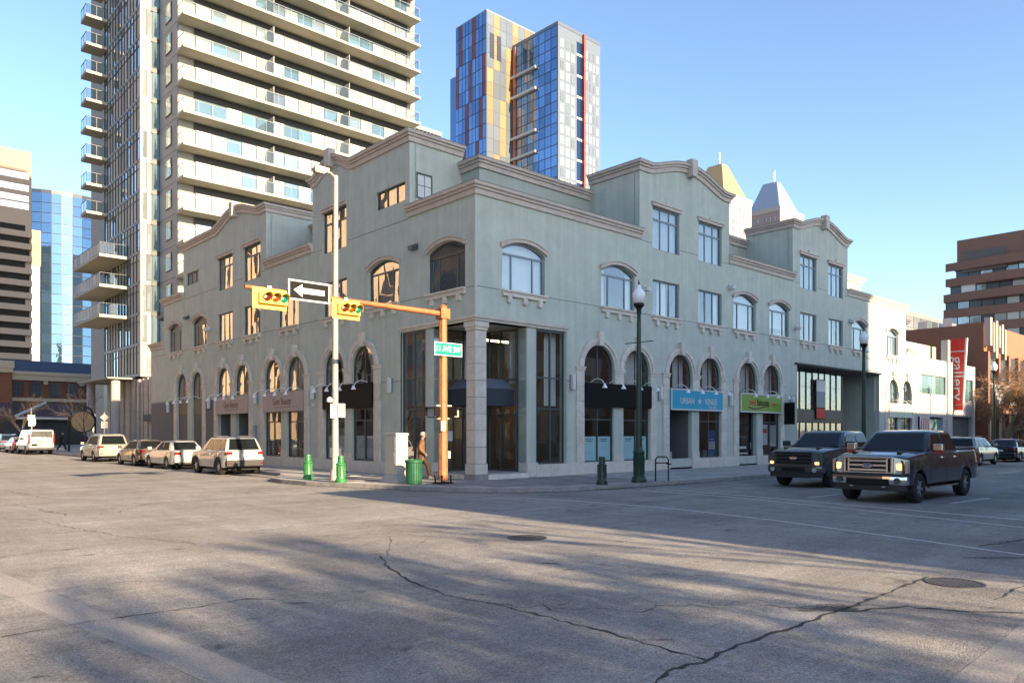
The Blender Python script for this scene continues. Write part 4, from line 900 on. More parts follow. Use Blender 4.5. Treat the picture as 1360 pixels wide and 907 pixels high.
# taller rear block of the same tower
D1 = 214.; bx, by, bt = AT(646, 11, D1); LB2 = PX(605.5, bx)-by; LR2 = PY(712, by)-bx
MB().box(bx+.1,by+.1,0,bx+LR2,by+LB2,bt-.2).build('rear_block', 'tower_frame', tw_)
FT3 = lambda s, z, d: (bx-d, by+s, z); FT4 = lambda s, z, d: (bx+s, by-d, z)
nz2 = 18; zz1 = bt-.5; zz0 = zz1-nz2*2.95*1.35; hh = (zz1-zz0)/nz2
MB(FT3).box(0,zz0,0,LB2,zz1,.03).build('mullion_grid', 'mull_dark', tw_)
facade_panes(tw_, 'window_pane', FT3, .1, LB2, 9, zz0, zz1, nz2, lambda i, j: 'tower_maroon' if (i+(j//3)) % 4 == 0 else 'tower_blue', .22, .1)
MB(FT4).box(0,zz0,0,LR2,zz1,.03).build('tan_cladding', 'tower_light', tw_)
facade_panes(tw_, 'cladding_panel', FT4, .1, LR2, 8, zz0, zz1, nz2, lambda i, j: 'tower_tan' if (i*3+j//2) % 5 < 2 else 'tower_light', .2, .1)
for i in (1, 2): fbox('louvre', 'mull_dark', FT4, 1.0+2.6*i-2.4, zz1-13, .1, 2.6+2.6*i-2.4, zz1-6, .2, tw_)
lx, ly, lt = AT(598, 96, 222.); MB().box(bx+.3,by+LB2,0,bx+8,PX(598, bx+.3),lt).build('low_wing', 'tower_blue', tw_)
MB().box(bx+8,by+9,bt-.3,bx+12,by+14,bt+2.5).build('roof_plant', 'tower_white', tw_)

# two pyramid-topped towers far behind
mat('bank_cream', (.46,.39,.34), .6, var=.04, scale=.05, per=.05); mat('bank_shaded', (.36,.26,.23), .6, per=.06); mat('gold_roof', (.33,.24,.13), .5, metal=.1); mat('silver_roof', (.30,.36,.44), .3, metal=.5); curtain_wall('bank_glass', (.38,.36,.36), metal=.5)  # pink for the shaded faces, cream for the lit: shade put into colour
def pyramid(u0, uc, u1, vt, ve, D, roof, label, grp):
    x0, y0, ze = AT(uc, ve, D); w = PY(u1, y0)-x0; dp = PX(u0, x0)-y0; zt = ZZ(x0+w*.5, y0+dp*.5, vt)
    t = thing('pyramid_tower', label, 'building', (x0, y0, 0), grp)
    MB().box(x0,y0,0,x0+w,y0+dp,ze).build('shaft', 'bank_shaded', t); MB().box(x0-.3,y0-.3,ze-3,x0+w+.3,y0+dp+.3,ze).build('cornice', 'bank_cream', t)
    a = .30; MB().add([(x0+w*.06,y0+dp*.06,ze),(x0+w*.94,y0+dp*.06,ze),(x0+w*.94,y0+dp*.94,ze),(x0+w*.06,y0+dp*.94,ze),(x0+w*.3,y0+dp*.3,zt),(x0+w*.5,y0+dp*.3,zt),(x0+w*.5,y0+dp*.7,zt),(x0+w*.3,y0+dp*.7,zt)], [(0,1,5,4),(1,2,6,5),(2,3,7,6),(3,0,4,7),(4,5,6,7)]).build('roof', roof, t)
    F2 = lambda s, z, d: (x0+s, y0-d, z); F1 = lambda s, z, d: (x0-d, y0+s, z)
    MB(F2).box(.2,ze-60,0,w-.2,ze-3.1,.1).build('lit_cladding', 'bank_cream', t)
    facade_panes(t, 'window_pane', F2, w*.1, w*.9, 6, ze-44, ze-5, 9, lambda i, j: 'bank_glass', 1.6, .25)
    facade_panes(t, 'window_pane', F1, dp*.08, dp*.92, 7, ze-44, ze-5, 9, lambda i, j: 'bank_glass', 2.2, .25)
    MB().cyl((x0+w*.35,y0+dp*.4,zt-1),(x0+w*.35,y0+dp*.4,zt+7),.35,6).build('mast', 'silver_roof', t)
pyramid(915, 962, 998, 223, 253, 430., 'gold_roof', 'cream tower with a gold pyramid roof behind the green gables', None)
pyramid(990, 1036, 1067, 246, 273, 470., 'silver_roof', 'pale tower with a silver pyramid roof behind the green gables', None)
# sliver of a pale ribbed rooftop between the condominium and the gable
x0, y0, zt = AT(584, 178, 150.); t = thing('rooftop_house', 'pale ribbed rooftop showing between the condominium tower and the gable', 'building', (x0-9, y0, 0)); MB().box(x0-14,y0,0,x0,y0+10,zt-2.2).build('block', 'condo_stone', t); MB().box(x0-14.2,y0-.3,zt-.5,x0+.3,y0+10,zt+.2).build('roof_slab', 'condo_slab', t)
for k in range(16): ibox('rib', 'tower_light', (x0-14+k*.88, y0-.1, zt-2.2), (x0-14+k*.88+.4, y0+.2, zt-.5), t)

# tan office tower at the left edge
mat('tan_conc', (.33,.25,.185), .8, var=.06, scale=.2); mat('tan_glass_dark', (.02,.018,.016), .6, spec=.1)
x0, y0, zt = AT(42, 203, 250.); t = thing('tan_tower', 'tan concrete office tower with ribbon windows', 'building', (x0, y0, 0)); xl = PY(-70, y0)
MB().box(xl,y0,0,x0,y0+30,zt).build('shaft', 'tan_conc', t)
nb = 17; zz = ZZ(x0, y0, 300)
FT = lambda s, z, d: (x0-s, y0-d, z); WT = x0-xl
for k in range(nb):
    z = zz-4.0*k
    fbox('ribbon_window', 'tan_glass_dark', FT, .6+(1.2 if k % 3 == 0 else 0), z-2.2, 0, WT*.42, z-.3, .12, t); fbox('ribbon_window', 'tan_glass_dark', FT, WT*.47, z-2.2, 0, WT*.98, z-.3, .12, t)
    fbox('spandrel', 'tan_conc', FT, .0, z-4.2, .0, WT*.46, z-2.3, 1.1 if k else .9, t)
for k, v in enumerate((232, 248, 262, 272)): fbox('ribbon_window', 'condo_glass', FT, .8, ZZ(x0, y0, v+8), 0, WT*.9, ZZ(x0, y0, v), .12, t)
for i in range(2): fbox('pier', 'tan_conc', FT, WT*(.44-.0)+i*WT*.5, 0, 0, WT*.47+i*WT*.5, zz, 1.6, t)
rt = thing('shade_tower', 'unseen plain tower added behind the condominium to shade the tan tower', 'building', (36, 100, 0)); MB().box(28,100,0,45,118,138).build('shaft', 'condo_grey', rt); MB().box(30,102,138,40,114,141).build('plant_room', 'condo_grey', rt)  # unseen tower, added to shade the lower storeys of the tan tower
# slim tower next to it
x0, y0, zt = AT(53, 307, 300.); xl = PY(38, y0); t = thing('slim_tower', 'slim pale office tower with a tan cap beside the curved glass tower', 'building', (x0, y0, 0))
MB().box(xl-4,y0,0,x0,y0+16,zt-14).build('shaft', 'condo_grey', t); MB().box(xl-4.3,y0-.3,zt-14,x0+.3,y0+16,zt).build('cap', 'tan_conc', t)
Fs = lambda s, z, d: (x0-s, y0-d, z); facade_panes(t, 'window_pane', Fs, .2, x0-xl+3.5, 4, zt-90, zt-22, 16, lambda i, j: 'condo_glass', .9, .15); fbox('pale_panel', 'tower_white', Fs, .1, zt-22, 0, x0-xl+3.5, zt-14, .2, t)
# curved blue glass tower
curtain_wall('curve_glass', (.10,.19,.31), metal=.85, rough=.03, var=.12, wav=.01)
xa, ya, zt = AT(96, 257, 330.); t = thing('curved_tower', 'curved blue mirror-glass tower behind the condominium balconies', 'building', (xa, ya, 0))
rx = 22.; pts = [(xa+rx*math.sin(a), ya+16-16*math.cos(a)) for a in [(-1.25+2.5*k/14) for k in range(15)]]
MB().prism([(p[0], p[1]) for p in pts]+[(pts[-1][0], pts[-1][1]+20),(pts[0][0], pts[0][1]+20)], 0, zt).build('shaft', 'mull_dark', t)
for i, (a, c) in enumerate(zip(pts, pts[1:])):
    n = Vector((c[1]-a[1], -(c[0]-a[0]), 0)).normalized()*.25; dv = Vector((c[0]-a[0], c[1]-a[1], 0)); L_ = dv.length; ang = math.atan2(dv.y, dv.x)
    me = unit_box('curve_glass')
    for j in range(21):
        z = zt-1.5-j*4.3; cz = z-2.05
        M = Matrix.Translation(((a[0]+c[0])/2+n.x*.6, (a[1]+c[1])/2+n.y*.6, cz)) @ Matrix.Rotation(ang, 4, 'Z') @ Matrix.Diagonal((L_-.25, .3, 4.0, 1)); inst('glass_panel', me, M, t)
x1, y1_, _ = AT(56, 300, 335.); MB().box(x1-6,y1_,0,x1+4,y1_+20,ZZ(x1,y1_,268)).build('side_shaft', 'tower_blue_dark', t)

# old brick station building at the end of the side street
mat('brick', (.24,.10,.06), .85, var=.18, scale=3, bump=.2, bscale=60, per=.12); mat('brick_trim', (.55,.47,.36), .8, var=.1); mat('navy_roof', (.05,.065,.10), .6, var=.1); mat('brick_glass', (.06,.075,.09), .15)
YB = 144.; t = thing('brick_station', 'long old red brick building with cream cornices and a navy roof', 'building', (PY(60, YB), YB, 0)); Fb = lambda s, z, d: (s, YB-d, z)
xs0, xs1 = PY(-60, YB), PY(215, YB); ze = ZZ(PY(70, YB), YB, 500)
MB(Fb).box(xs0,0,-14,xs1,ze,0).build('wall', 'brick', t); MB(Fb).box(xs0,ze-.9,.0,xs1,ze+.1,.7).build('cornice', 'brick_trim', t); MB(Fb).box(xs0-.3,ze+.1,-.2,xs1,ze+.7,.9).build('cornice', 'brick_trim', t)
MB(Fb).add([(xs0,ze+.7,.8),(xs1,ze+.7,.8),(xs1,ze+3.0,-3),(xs0,ze+3.0,-3),(xs1,ze+3,-14),(xs0,ze+3,-14)], [(0,1,2,3),(3,2,4,5)]).build('roof', 'navy_roof', t)
zs0, zs1 = ZZ(PY(60, YB), YB, 527), ZZ(PY(60, YB), YB, 508); MB(Fb).box(xs0,zs0-.9,0,xs1,zs0-.3,.35).build('string_course', 'brick_trim', t)
for u in (-36,-12,24,47,73,96,119,142):
    a, c = PY(u-7.5, YB), PY(u+7.5, YB); w = MB(Fb).box(a,zs0,.0,c,zs1,.12).build('window', 'navy_roof', t)
    for i in range(3):
        for j in range(3): fbox('pane', 'brick_glass', Fb, a+.1+i*(c-a)/3, zs0+.1+j*(zs1-zs0)/3, .12, a+(i+1)*(c-a)/3-.05, zs0-.05+(j+1)*(zs1-zs0)/3, .16, w)
    MB(Fb).prism([(a-.2,zs1),(c+.2,zs1),(c,zs1+.7),(a,zs1+.7)], 0, .2).build('lintel', 'brick', w)
for u in (60, 108): MB(Fb).box(PY(u-3, YB),ze-1.6,0,PY(u+3, YB),ze-.9,.55).build('corbel', 'brick_trim', t)
for u in (-20, 20, 65, 110, 135):
    a, c = PY(u-16, YB), PY(u+16, YB); m_ = (a+c)/2; r = (c-a)/2
    MB(Fb).prism([(a,0),(c,0)]+arc_pts(m_, zs0-1.6-r*.55, r, 0.25, math.pi-.25, 10), 0, .15).build('arched_window', 'brick_glass', t)
MB(Fb).box(xs0-4,0,0,PY(12, YB),ze+2.2,3).build('end_pavilion', 'brick', t); MB(Fb).box(xs0-4,ze+.2,0,PY(13, YB),ze+1.0,3.5).build('cornice', 'brick_trim', t); MB(Fb).box(xs0-4,ze+1.0,0,PY(14, YB),ze+2.3,3.7).build('cornice', 'brick_trim', t)
# maroon canopies of the low restaurant in front
mat('maroon', (.055,.022,.028), .7, var=.15); mat('patio_dark', (.03,.03,.034), .5)
YC = 112.; t = thing('patio_restaurant', 'low dark restaurant under maroon sloping canopies at the end of the side street', 'building', (PY(40, YC), YC, 0)); Fc = lambda s, z, d: (s, YC-d, z)
za, zb_ = ZZ(PY(60, YC), YC, 535), ZZ(PY(60, YC), YC, 554)
MB(Fc).box(PY(-60, YC),0,-8,PY(112, YC),zb_,0).build('wall', 'patio_dark', t)
for u0, u1, um, k in ((-70,28,12,0),(18,112,66,1)):
    a, c, m_ = PY(u0, YC), PY(u1, YC), PY(um, YC)
    MB(Fc).add([(a,zb_,1.2+k*.8),(c,zb_,1.2+k*.8),(c,zb_,-7),(a,zb_,-7),(m_-(.1 if k else 8),za,-3),(m_+(3 if k else .5),za,-3)], [(0,1,5,4),(1,2,5),(2,3,4,5),(3,0,4)]).build('canopy', 'maroon', t)
    MB(Fc).box(a,zb_-.35,1.2+k*.8,c,zb_-.02,1.26+k*.8).build('canopy_valance', 'white_dull' if k else 'maroon', t)
MB(Fc).tube([(PY(18, YC),zb_+.1,2.05),(PY(66, YC),za+.1,-2.9)], .22, 6).build('ridge_trim', 'white_dull', t)
for u in range(-40, 112, 11):
    ibox('shop_pane', 'brick_glass', Fc(PY(u, YC), .9, 0), Fc(PY(u+8, YC), zb_-.8, .06), t)

# ---- right-hand side of the avenue
wb = thing('gallery_building', 'low white two storey gallery building next to the cream end of the green building', 'building', (43.2, 0, 0))
mat('gallery_white', (.42,.41,.40), .6, var=.04, scale=1, per=.04); mat('gallery_panel', (.42,.39,.34), .7, per=.06); curtain_wall('gallery_glass', (.16,.28,.28), metal=.3, var=.4)
S = 43.2
GW = hole_rect(44.0, 49.6, 4.9, 6.35)
wall('front_wall', FR, [(S,-.1),(S+.4,-.1),(S+.4,3.1),(50.4,3.1),(50.4,-.1),(51.2,-.1),(51.2,7.65),(S,7.65)], [GW], .2, 'gallery_white', wb)
wall('front_wall', FR, [(51.5,7.6),(51.5,3.2),(56.2,3.2),(56.2,-.1),(56.9,-.1),(56.9,7.6)], [hole_rect(53,56.3,4.6,6.4)], .2, 'gallery_white', wb)
fbox('blade_wall', 'gallery_white', FR, 49.75, 0, -.4, 50.25, 9.4, .12, wb); MB().box(S+.8,1.2,7.3,51,8,9.0).build('upper_box', 'gallery_panel', wb); MB().box(S,.3,0,56.9,12,7.4).box(51.3,.3,7.4,56.9,12,7.5).build('rear_volume', 'interior', wb)
for i in range(6): fbox('window_pane', 'gallery_glass', FR, 44.02+i*.93, 4.93, -.16, 44.9+i*.93, 6.33, -.12, wb)
for i in range(3): fbox('window_pane', 'gallery_glass', FR, 53.02+i*1.1, 4.63, -.16, 54.05+i*1.1, 6.37, -.12, wb)
for i in range(6):
    for j in range(2): fbox('wall_panel', 'gallery_panel', FR, 44.0+i*1.0+.012, (6.4 if j else 3.75), 0, 44.98+i*1.0, (7.2 if j else 4.85), .03, wb)
for i in range(4):
    for j in range(2): fbox('shop_pane', 'gallery_glass', FR, 43.7+i*1.3, .7+j*1.15, -.25, 44.9+i*1.3, 1.78+j*1.15, -.2, wb)
fbox('frame', 'gallery_white', FR, 43.6, 1.78, -.2, 48.9, 1.86, -.12, wb); fbox('column', 'gallery_white', FR, 48.9, 0, -.3, 50.4, 3.1, .02, wb); fbox('plinth', 'gallery_white', FR, 43.6, 0, -.3, 48.9, .7, -.05, wb)
fbox('entrance_dark', 'black', FR, 51.3, 0, -.6, 56.2, 3.2, -.5, wb); fbox('flag_panel', 'sign_white', FR, 43.9, 2.0, .02, 45.9, 3.1, .05, wb)
for k in range(4): MB(FR).prism([(43.95+.5*k,2.05),(44.2+.5*k,2.05),(44.4+.4*k,3.05),(44.25+.4*k,3.05)], .052, .056).build('flag_stripe', 'red_paint', wb)
for k in range(9): fbox('wall_letter', 'frame_grey', FR, 49.3, 2.7-.24*k, .022, 49.55, 2.85-.24*k, .03, wb)
MB().tube([(52,-.5,.9),(54.5,-.9,.3),(54.5,-.9,.13)], .03, 6).build('handrail', 'steel', wb)
# blade sign: red, facing up the avenue
bs = thing('gallery_sign', 'tall red vertical sign with white lettering and a slanted white edge', 'sign', (51.6, -.9, 3.7)); FB = lambda s, z, d: (51.55-d, -s, z)
MB(FB).prism([(-.45,3.72),(.62,3.72),(.84,9.62),(-.45,9.62)], -.18, .0).build('panel', 'sign_red', bs); MB(FB).prism([(.625,4.2),(.70,4.2),(.99,9.64),(.845,9.64)], -.2, .03).build('edge', 'sign_white', bs)
fbox('rule', 'sign_white', FB, -.4, 8.55, 0, .78, 8.62, .02, bs); fbox('rule', 'sign_white', FB, -.3, 4.15, 0, .55, 4.18, .02, bs)
xv, yv, nv = Vector((0,0,-1)), Vector((0,-1,0)), Vector((-1,0,0)); M = Matrix((xv, yv, nv)).transposed().to_4x4(); M.translation = Vector((51.53, -.26, 6.35))
text('gallery', 1.12, 'lettering', 'sign_white', M, bs, extrude=.01, bold=.004, sx=1.25)
# brick building behind the gallery, with a fan of upright fins as its sign
mat('brick2', (.25,.115,.068), .85, var=.12, scale=2, bump=.2, bscale=40, stretch=(1,1,6)); mat('brown_brick', (.19,.105,.078), .85, var=.12, scale=1.2, stretch=(1,1,5), bump=.15)
XB, YBB = 58.6, -.2; zt = 11.6; t = thing('brick_shop', 'red brick building behind the gallery with upright cream fins on its corner', 'building', (XB, YBB, 0))
MB().box(XB,YBB,0,XB+40,PX(1203, XB)+6,zt).build('wall', 'brick2', t)
F1 = lambda s, z, d: (XB+s, YBB-d, z)
MB(F1).box(.02,6.6,0,40,9.0,.02).build('window_band', 'brick_glass', t)
for k in range(13): fbox('pier', 'brick2', F1, k*3.1, 0, 0, k*3.1+.5, 9.1, .35, t); fbox('window_pane', 'brick_glass', F1, k*3.1+.55, 6.7, .02, k*3.1+3.05, 8.9, .08, t)
for k in range(6): fbox('fin', 'tan_conc' if k % 2 else 'bank_cream', F1, .1+k*.85, 9.6-(k % 3)*.5, .02, .6+k*.85, 12.1-(k % 2)*.3-k*.08, .5, t)
for k in range(2):
    b = MB(F1); s = .7+k*3.1
    b.prism([(s,4.3),(s+2.2,4.3),(s+2.2,6.3),(s,6.3)], .02, .3)
    for j in range(5): b.box(s, 4.4+j*.38, .3, s+2.2, 4.7+j*.38, 1.0-.13*j)
    b.build('balcony_front', 'white_dull', t)
MB(F1).box(0,0,0,40,3.6,.02).build('ground_glazing', 'brick_glass', t); MB(F1).box(0,3.6,0,40,4.2,.5).build('canopy', 'brown_brick', t)
for k in range(5): fbox('roof_vent', 'white_dull', (lambda s, z, d: (XB+2, 3+s, z)), k*2.2, zt, -.5, k*2.2+.8, zt+random.uniform(.4,1.3), .5, t)
# stepped brown brick office block
x0, y0, zt = AT(1253, 392, 187.); FS = lambda s, z, d: (x0-d, y0-s, z); t = thing('brick_office', 'brown brick office block stepping up in terraces with ribbon windows', 'building', (x0, y0, 0)); LEN = 80.
def off(u): return y0-PX(u, x0)
for k in range(13):
    zt_k = zt-3.75*k; fbox('spandrel', 'brown_brick', FS, 0, zt_k-2.0, -25, LEN, zt_k, 0, t); MB(FS).box(.3,zt_k-3.75,-25,LEN,zt_k-2.01,-.5).build('window_core', 'black', t)
    for i in range(20): fbox('window_pane', random.choice(('condo_glass','brick_glass','brick_glass')), FS, .5+i*2.6, zt_k-3.72, -.5, 2.9+i*2.6, zt_k-2.03, -.42, t)
for k, u in enumerate((1259.5, 1267)):
    s = off(u); zt_k = zt+3.75*(k+1); fbox('spandrel', 'brown_brick', FS, s, zt_k-2.0, -25, LEN, zt_k, 0, t); MB(FS).box(s+.3,zt_k-3.75,-25,LEN,zt_k-2.01,-.5).build('window_core', 'black', t)
    for i in range(18): fbox('window_pane', random.choice(('condo_glass','brick_glass','brick_glass')), FS, s+.5+i*2.6, zt_k-3.72, -.5, s+2.9+i*2.6, zt_k-2.03, -.42, t)
s = off(1271); ztt = ZZ(x0, y0-s, 320); MB(FS).box(s,zt+7.5,-25,LEN,ztt,0).build('top_block', 'brown_brick', t); MB(FS).box(s+1,ztt-8,0,s+10.5,ztt-3,.1).build('louvre', 'flashing_shade', t); MB(FS).box(s+1,ztt-13,0,s+4,ztt-9.5,.1).build('vent', 'white_dull', t)
for k in range(3):
    z = zt+7.5-3.75*k; sc = off(1337); MB(FS).add([(sc-13,z-2.0,.01),(sc,z-2.0,1.6),(sc+60,z-2.0,1.6),(sc+60,z,1.6),(sc,z,1.6),(sc-13,z,.01)], [(0,1,4,5),(1,2,3,4)]).build('bay_spandrel', 'brown_brick', t)
# grey-blue office in the gap
x0, y0, zt = AT(1203, 412, 150.); xl = PY(1262, y0); t = thing('grey_office', 'small grey and blue glass office in the gap beside the brown brick block', 'building', (x0, y0, 0)); Fg = lambda s, z, d: (x0+s, y0-d, z); WG = xl-x0
MB(Fg).box(-6,0,-20,WG+4,zt,0).build('block', 'condo_grey', t); MB(Fg).box(WG*.2,zt,-15,WG,zt+1.8,-4).build('plant_room', 'frame_grey', t)
facade_panes(t, 'window_pane', Fg, 0, WG*.7, 5, zt-12, zt-.6, 4, lambda i, j: random.choice(('condo_glass','brick_glass','tower_light')), .5, .1); fbox('blue_panel', 'tower_blue', Fg, WG*.72, zt-10, 0, WG*.92, zt-.8, .15, t)

# ---- the south side of the avenue and the west side of the street: behind the camera, they shade and mirror in the glass
t = thing('south_shop_row', 'low brick shop row across the avenue, behind the viewer', 'building', (20, -26, 0))
MB().box(-5.4,-52,0,37,-25.5,8.8).build('wall', 'condo_stone', t); MB().box(37,-52,0,75,-25.5,12.2).build('wall', 'brown_brick', t)
for k in range(24): ibox('window_pane', 'brick_glass', (-5+k*3.2, -25.55, 1.0), (-3+k*3.2, -25.44, 3.4), t); ibox('window_pane', 'brick_glass', (-5+k*3.2, -25.55, 5.2), (-3.4+k*3.2, -25.44, 7.2), t)
t = thing('south_tower', 'pale office slab south of the avenue, behind the viewer', 'building', (17, -80, 0))
MB().box(3.3,-100,0,38.4,-78,48).build('wall', 'condo_stone', t)
for k in range(11): ibox('ribbon_window', 'condo_glass', (4, -78.0, 4+3.6*k), (38, -77.85, 5.9+3.6*k), t)
mat('west_brown', (.22,.165,.125), .85, var=.1)
mat('west_tan', (.46,.34,.235), .8)
t = thing('west_tower', 'tan office block west of the side street, outside the frame', 'building', (-40, 62, 0))
MB().box(-75,70,0,-17,100,58).build('wall', 'west_tan', t); MB().box(-60,-6,0,-26,42,23).build('street_block', 'west_brown', t)
for k in range(14):
    for i in range(14): ibox('window_pane', 'tan_glass_dark', (-74+i*4, 69.85, 3+3.6*k), (-73.0+i*4, 70.0, 6.4+3.6*k), t)
for i in range(15):
    for j in range(6): ibox('window_pane', 'brick_glass', (-26.0, -4+i*3.1, 1+3.7*j), (-25.9, -2.2+i*3.1, 3.2+3.7*j), t)
# ------------------------------------------------------------------ street furniture
mat('globe', (.82,.83,.84), .25, spec=.6); mat('cab_beige', (.46,.42,.36), .55, var=.05); mat('lens_red', (.10,.012,.008), .25, coat=.5); mat('lens_amber', (.16,.05,.006), .25, coat=.5); mat('lens_green', (.0,.16,.12), .25, coat=.5)
def ribs(b, cx, cy, r, z0, z1, n=14, w=.018):
    for k in range(n):
        a = 2*math.pi*k/n; x, y = cx+r*math.cos(a), cy+r*math.sin(a); b.tube([(x,y,z0),(x,y,z1)], w, 5)
def street_lamp(x, y, label, arm=True):
    t = thing('street_lamp', label, 'street lamp', (x,y,SW), 'old-style street lamps along the avenue', local=True)
    b = MB().lathe([(.27,0),(.27,.10),(.24,.14),(.235,.20),(.185,.24),(.185,.98),(.21,1.02),(.21,1.08),(.15,1.16),(.115,1.24)], 0, 0, 20); ribs(b, 0, 0, .185, .28, .95); b.build('base', 'green_dark', t, smooth=35)
    MB().lathe([(.115,1.2),(.105,2),(.075,5.6),(.07,5.95),(.10,6.0),(.07,6.04)], 0, 0, 16).build('shaft', 'green_dark', t, smooth=40)
    MB().lathe([(.07,5.98),(.09,6.05),(.08,6.1),(.13,6.2),(.19,6.26),(.19,6.34),(.13,6.36)], 0, 0, 18).build('collar', 'black', t, smooth=40)
    MB().lathe([(.13,6.34),(.20,6.46),(.235,6.6),(.22,6.72),(.15,6.82),(.09,6.88),(.10,6.93),(.05,7.0)], 0, 0, 20).build('globe', 'globe', t, smooth=60); MB().lathe([(.05,6.98),(.03,7.06),(.012,7.16)], 0, 0, 8).build('finial', 'black', t)
    if arm: MB().tube([(0,-.62,4.96),(0,.62,4.96)], .018, 6).build('banner_arm', 'green_dark', t)
    return t
street_lamp(3.45, -4.92, 'dark green street lamp with a white acorn globe beside the bike rack')
street_lamp(21.9, -5.05, 'dark green street lamp with a white globe in front of the glazed recess')
street_lamp(46.4, -4.3, 'dark green street lamp with a white globe near the red vertical sign')
street_lamp(78.0, -4.6, 'dark green street lamp with a white globe beyond the tangled bare tree')
def bollard(x, y, m, label):
    t = thing('bollard', label, 'bollard', (x,y,SW), 'cast iron bollards', local=True); b = MB().lathe([(.19,0),(.19,.10),(.165,.13),(.165,.17),(.15,.2),(.15,.60),(.175,.62),(.175,.66),(.115,.70),(.105,.86),(.12,.88),(.11,.93),(.03,.95)], 0, 0, 20); ribs(b, 0, 0, .15, .22, .58, 12, .014); b.build('post', m, t, smooth=35); MB().lathe([(.205,-.01),(.205,.03),(.19,.04)], 0, 0, 20).build('foot', m, t, smooth=35)
bx_, by_ = G(409, 636.5, SW); bollard(bx_, by_, 'bollard_green', 'bright green bollard at the tip of the kerb bulb, farther from the pale pole')
bx_, by_ = G(452.5, 640.5, SW); bollard(bx_, by_, 'bollard_green', 'bright green bollard right beside the pale lamp pole')
bollard(1.65, -4.75, 'green_dark', 'dark green bollard in the shade in front of the pale blue posters')
# pale lamp pole
px_, py_ = -3.84, 3.55
t = thing('lamp_pole', 'tall pale painted lamp pole with a cobra-head light', 'street lamp', (px_,py_,SW)); MB().tube([(px_,py_,SW),(px_,py_,1.6),(px_,py_,3.2),(px_+.03,py_,11.45)], [.135,.125,.115,.085], 14).build('shaft', 'galv', t, smooth=40)
MB().lathe([(.2,SW),(.2,SW+.05),(.16,SW+.35),(.13,SW+.4)], px_, py_, 14).build('base', 'galv', t, smooth=35); MB().lathe([(.122,3.12),(.122,3.5)], px_, py_, 14).build('band', 'frame_grey', t, smooth=40); MB().lathe([(.128,1.35),(.128,1.45)], px_, py_, 14).build('band', 'galv', t, smooth=40)
MB().tube([(px_+.03,py_,11.35),(px_-.2,py_-.02,11.5),(px_-.35,py_-.03,11.5)], .04, 8).build('arm', 'galv', t, smooth=50)
hd = MB().add([(px_-.30,py_-.13,11.52),(px_-.9,py_-.15,11.52),(px_-.9,py_+.15,11.52),(px_-.30,py_+.13,11.52),(px_-.25,py_-.08,11.64),(px_-.8,py_-.09,11.66),(px_-.8,py_+.09,11.66),(px_-.25,py_+.08,11.64),(px_-.5,py_-.1,11.38),(px_-.85,py_-.1,11.38),(px_-.85,py_+.1,11.38),(px_-.5,py_+.1,11.38)], [(4,5,6,7),(0,1,5,4),(1,2,6,5),(2,3,7,6),(3,0,4,7),(0,8,9,1),(1,9,10,2),(2,10,11,3),(3,11,8,0),(8,11,10,9)]).build('lamp_head', 'galv', t, bevel=.015)
mat('park_blue', (.05,.09,.22), .5)
sg = thing('parking_signs', 'two small white parking signs with round symbols on the pale pole', 'sign', (px_,py_-.2,2.45))
for k, (dx, m) in enumerate(((-.30,'park_blue'),(.03,'sign_red'))):
    x0 = px_+dx; MB().box(x0,py_-.19,2.42+.03*k,x0+.29,py_-.175,2.95+.02*k).build('plate', 'sign_plate', sg, bevel=.006)
    ring = MB(); c = (x0+.145, 2.80)
    for j in range(16): a, e = j*math.pi/8, (j+1)*math.pi/8; ring.add([(c[0]+.09*math.cos(a),py_-.192,c[1]+.09*math.sin(a)),(c[0]+.09*math.cos(e),py_-.192,c[1]+.09*math.sin(e)),(c[0]+.115*math.cos(e),py_-.192,c[1]+.115*math.sin(e)),(c[0]+.115*math.cos(a),py_-.192,c[1]+.115*math.sin(a))], [(0,1,2,3)])
    ring.build('symbol', m, sg, fix=False)
    text('P', .14, 'lettering', m, Matrix.Translation((c[0], py_-.193, c[1])) @ Matrix.Rotation(math.pi/2, 4, 'X'), sg, extrude=.001)
MB().lathe([(.02,3.0),(.11,3.02),(.11,3.14),(.04,3.2)], px_-.28, py_-.1, 14).build('dome_camera', 'white_paint', t, smooth=40); MB().tube([(px_-.28,py_-.1,3.02),(px_-.2,py_-.05,2.9),(px_,py_,2.9)], .015, 6).build('camera_arm', 'steel', t)
# traffic signal mast
mx0, my0 = -2.12, -.80
t = thing('traffic_mast', 'rust-brown traffic signal mast with a long arm over the side street', 'traffic light', (mx0,my0,SW))
MB().tube([(mx0,my0,SW+.1),(mx0,my0,6.22)], [.165,.135], 8).build('pole', 'rust_pole', t); MB().box(mx0-.26,my0-.26,SW,mx0+.26,my0+.26,SW+.05).build('base_plate', 'black', t)
for k in range(4): a = k*math.pi/2+.785; MB().lathe([(.03,SW+.05),(.03,SW+.22),(.05,SW+.24),(.05,SW+.3)], mx0+.27*math.cos(a), my0+.27*math.sin(a), 8).build('anchor_bolt', 'black', t)
MB().lathe([(.145,6.2),(.15,6.24),(.06,6.3)], mx0, my0, 8).build('cap', 'rust_pole', t); MB().tube([(mx0,my0,5.98),(-9.15,my0,6.03)], [.10,.055], 10).build('arm', 'rust_pole', t, smooth=40); MB().box(mx0-.19,my0-.17,5.8,mx0+.19,my0+.17,6.16).build('clamp', 'rust_pole', t, bevel=.02)
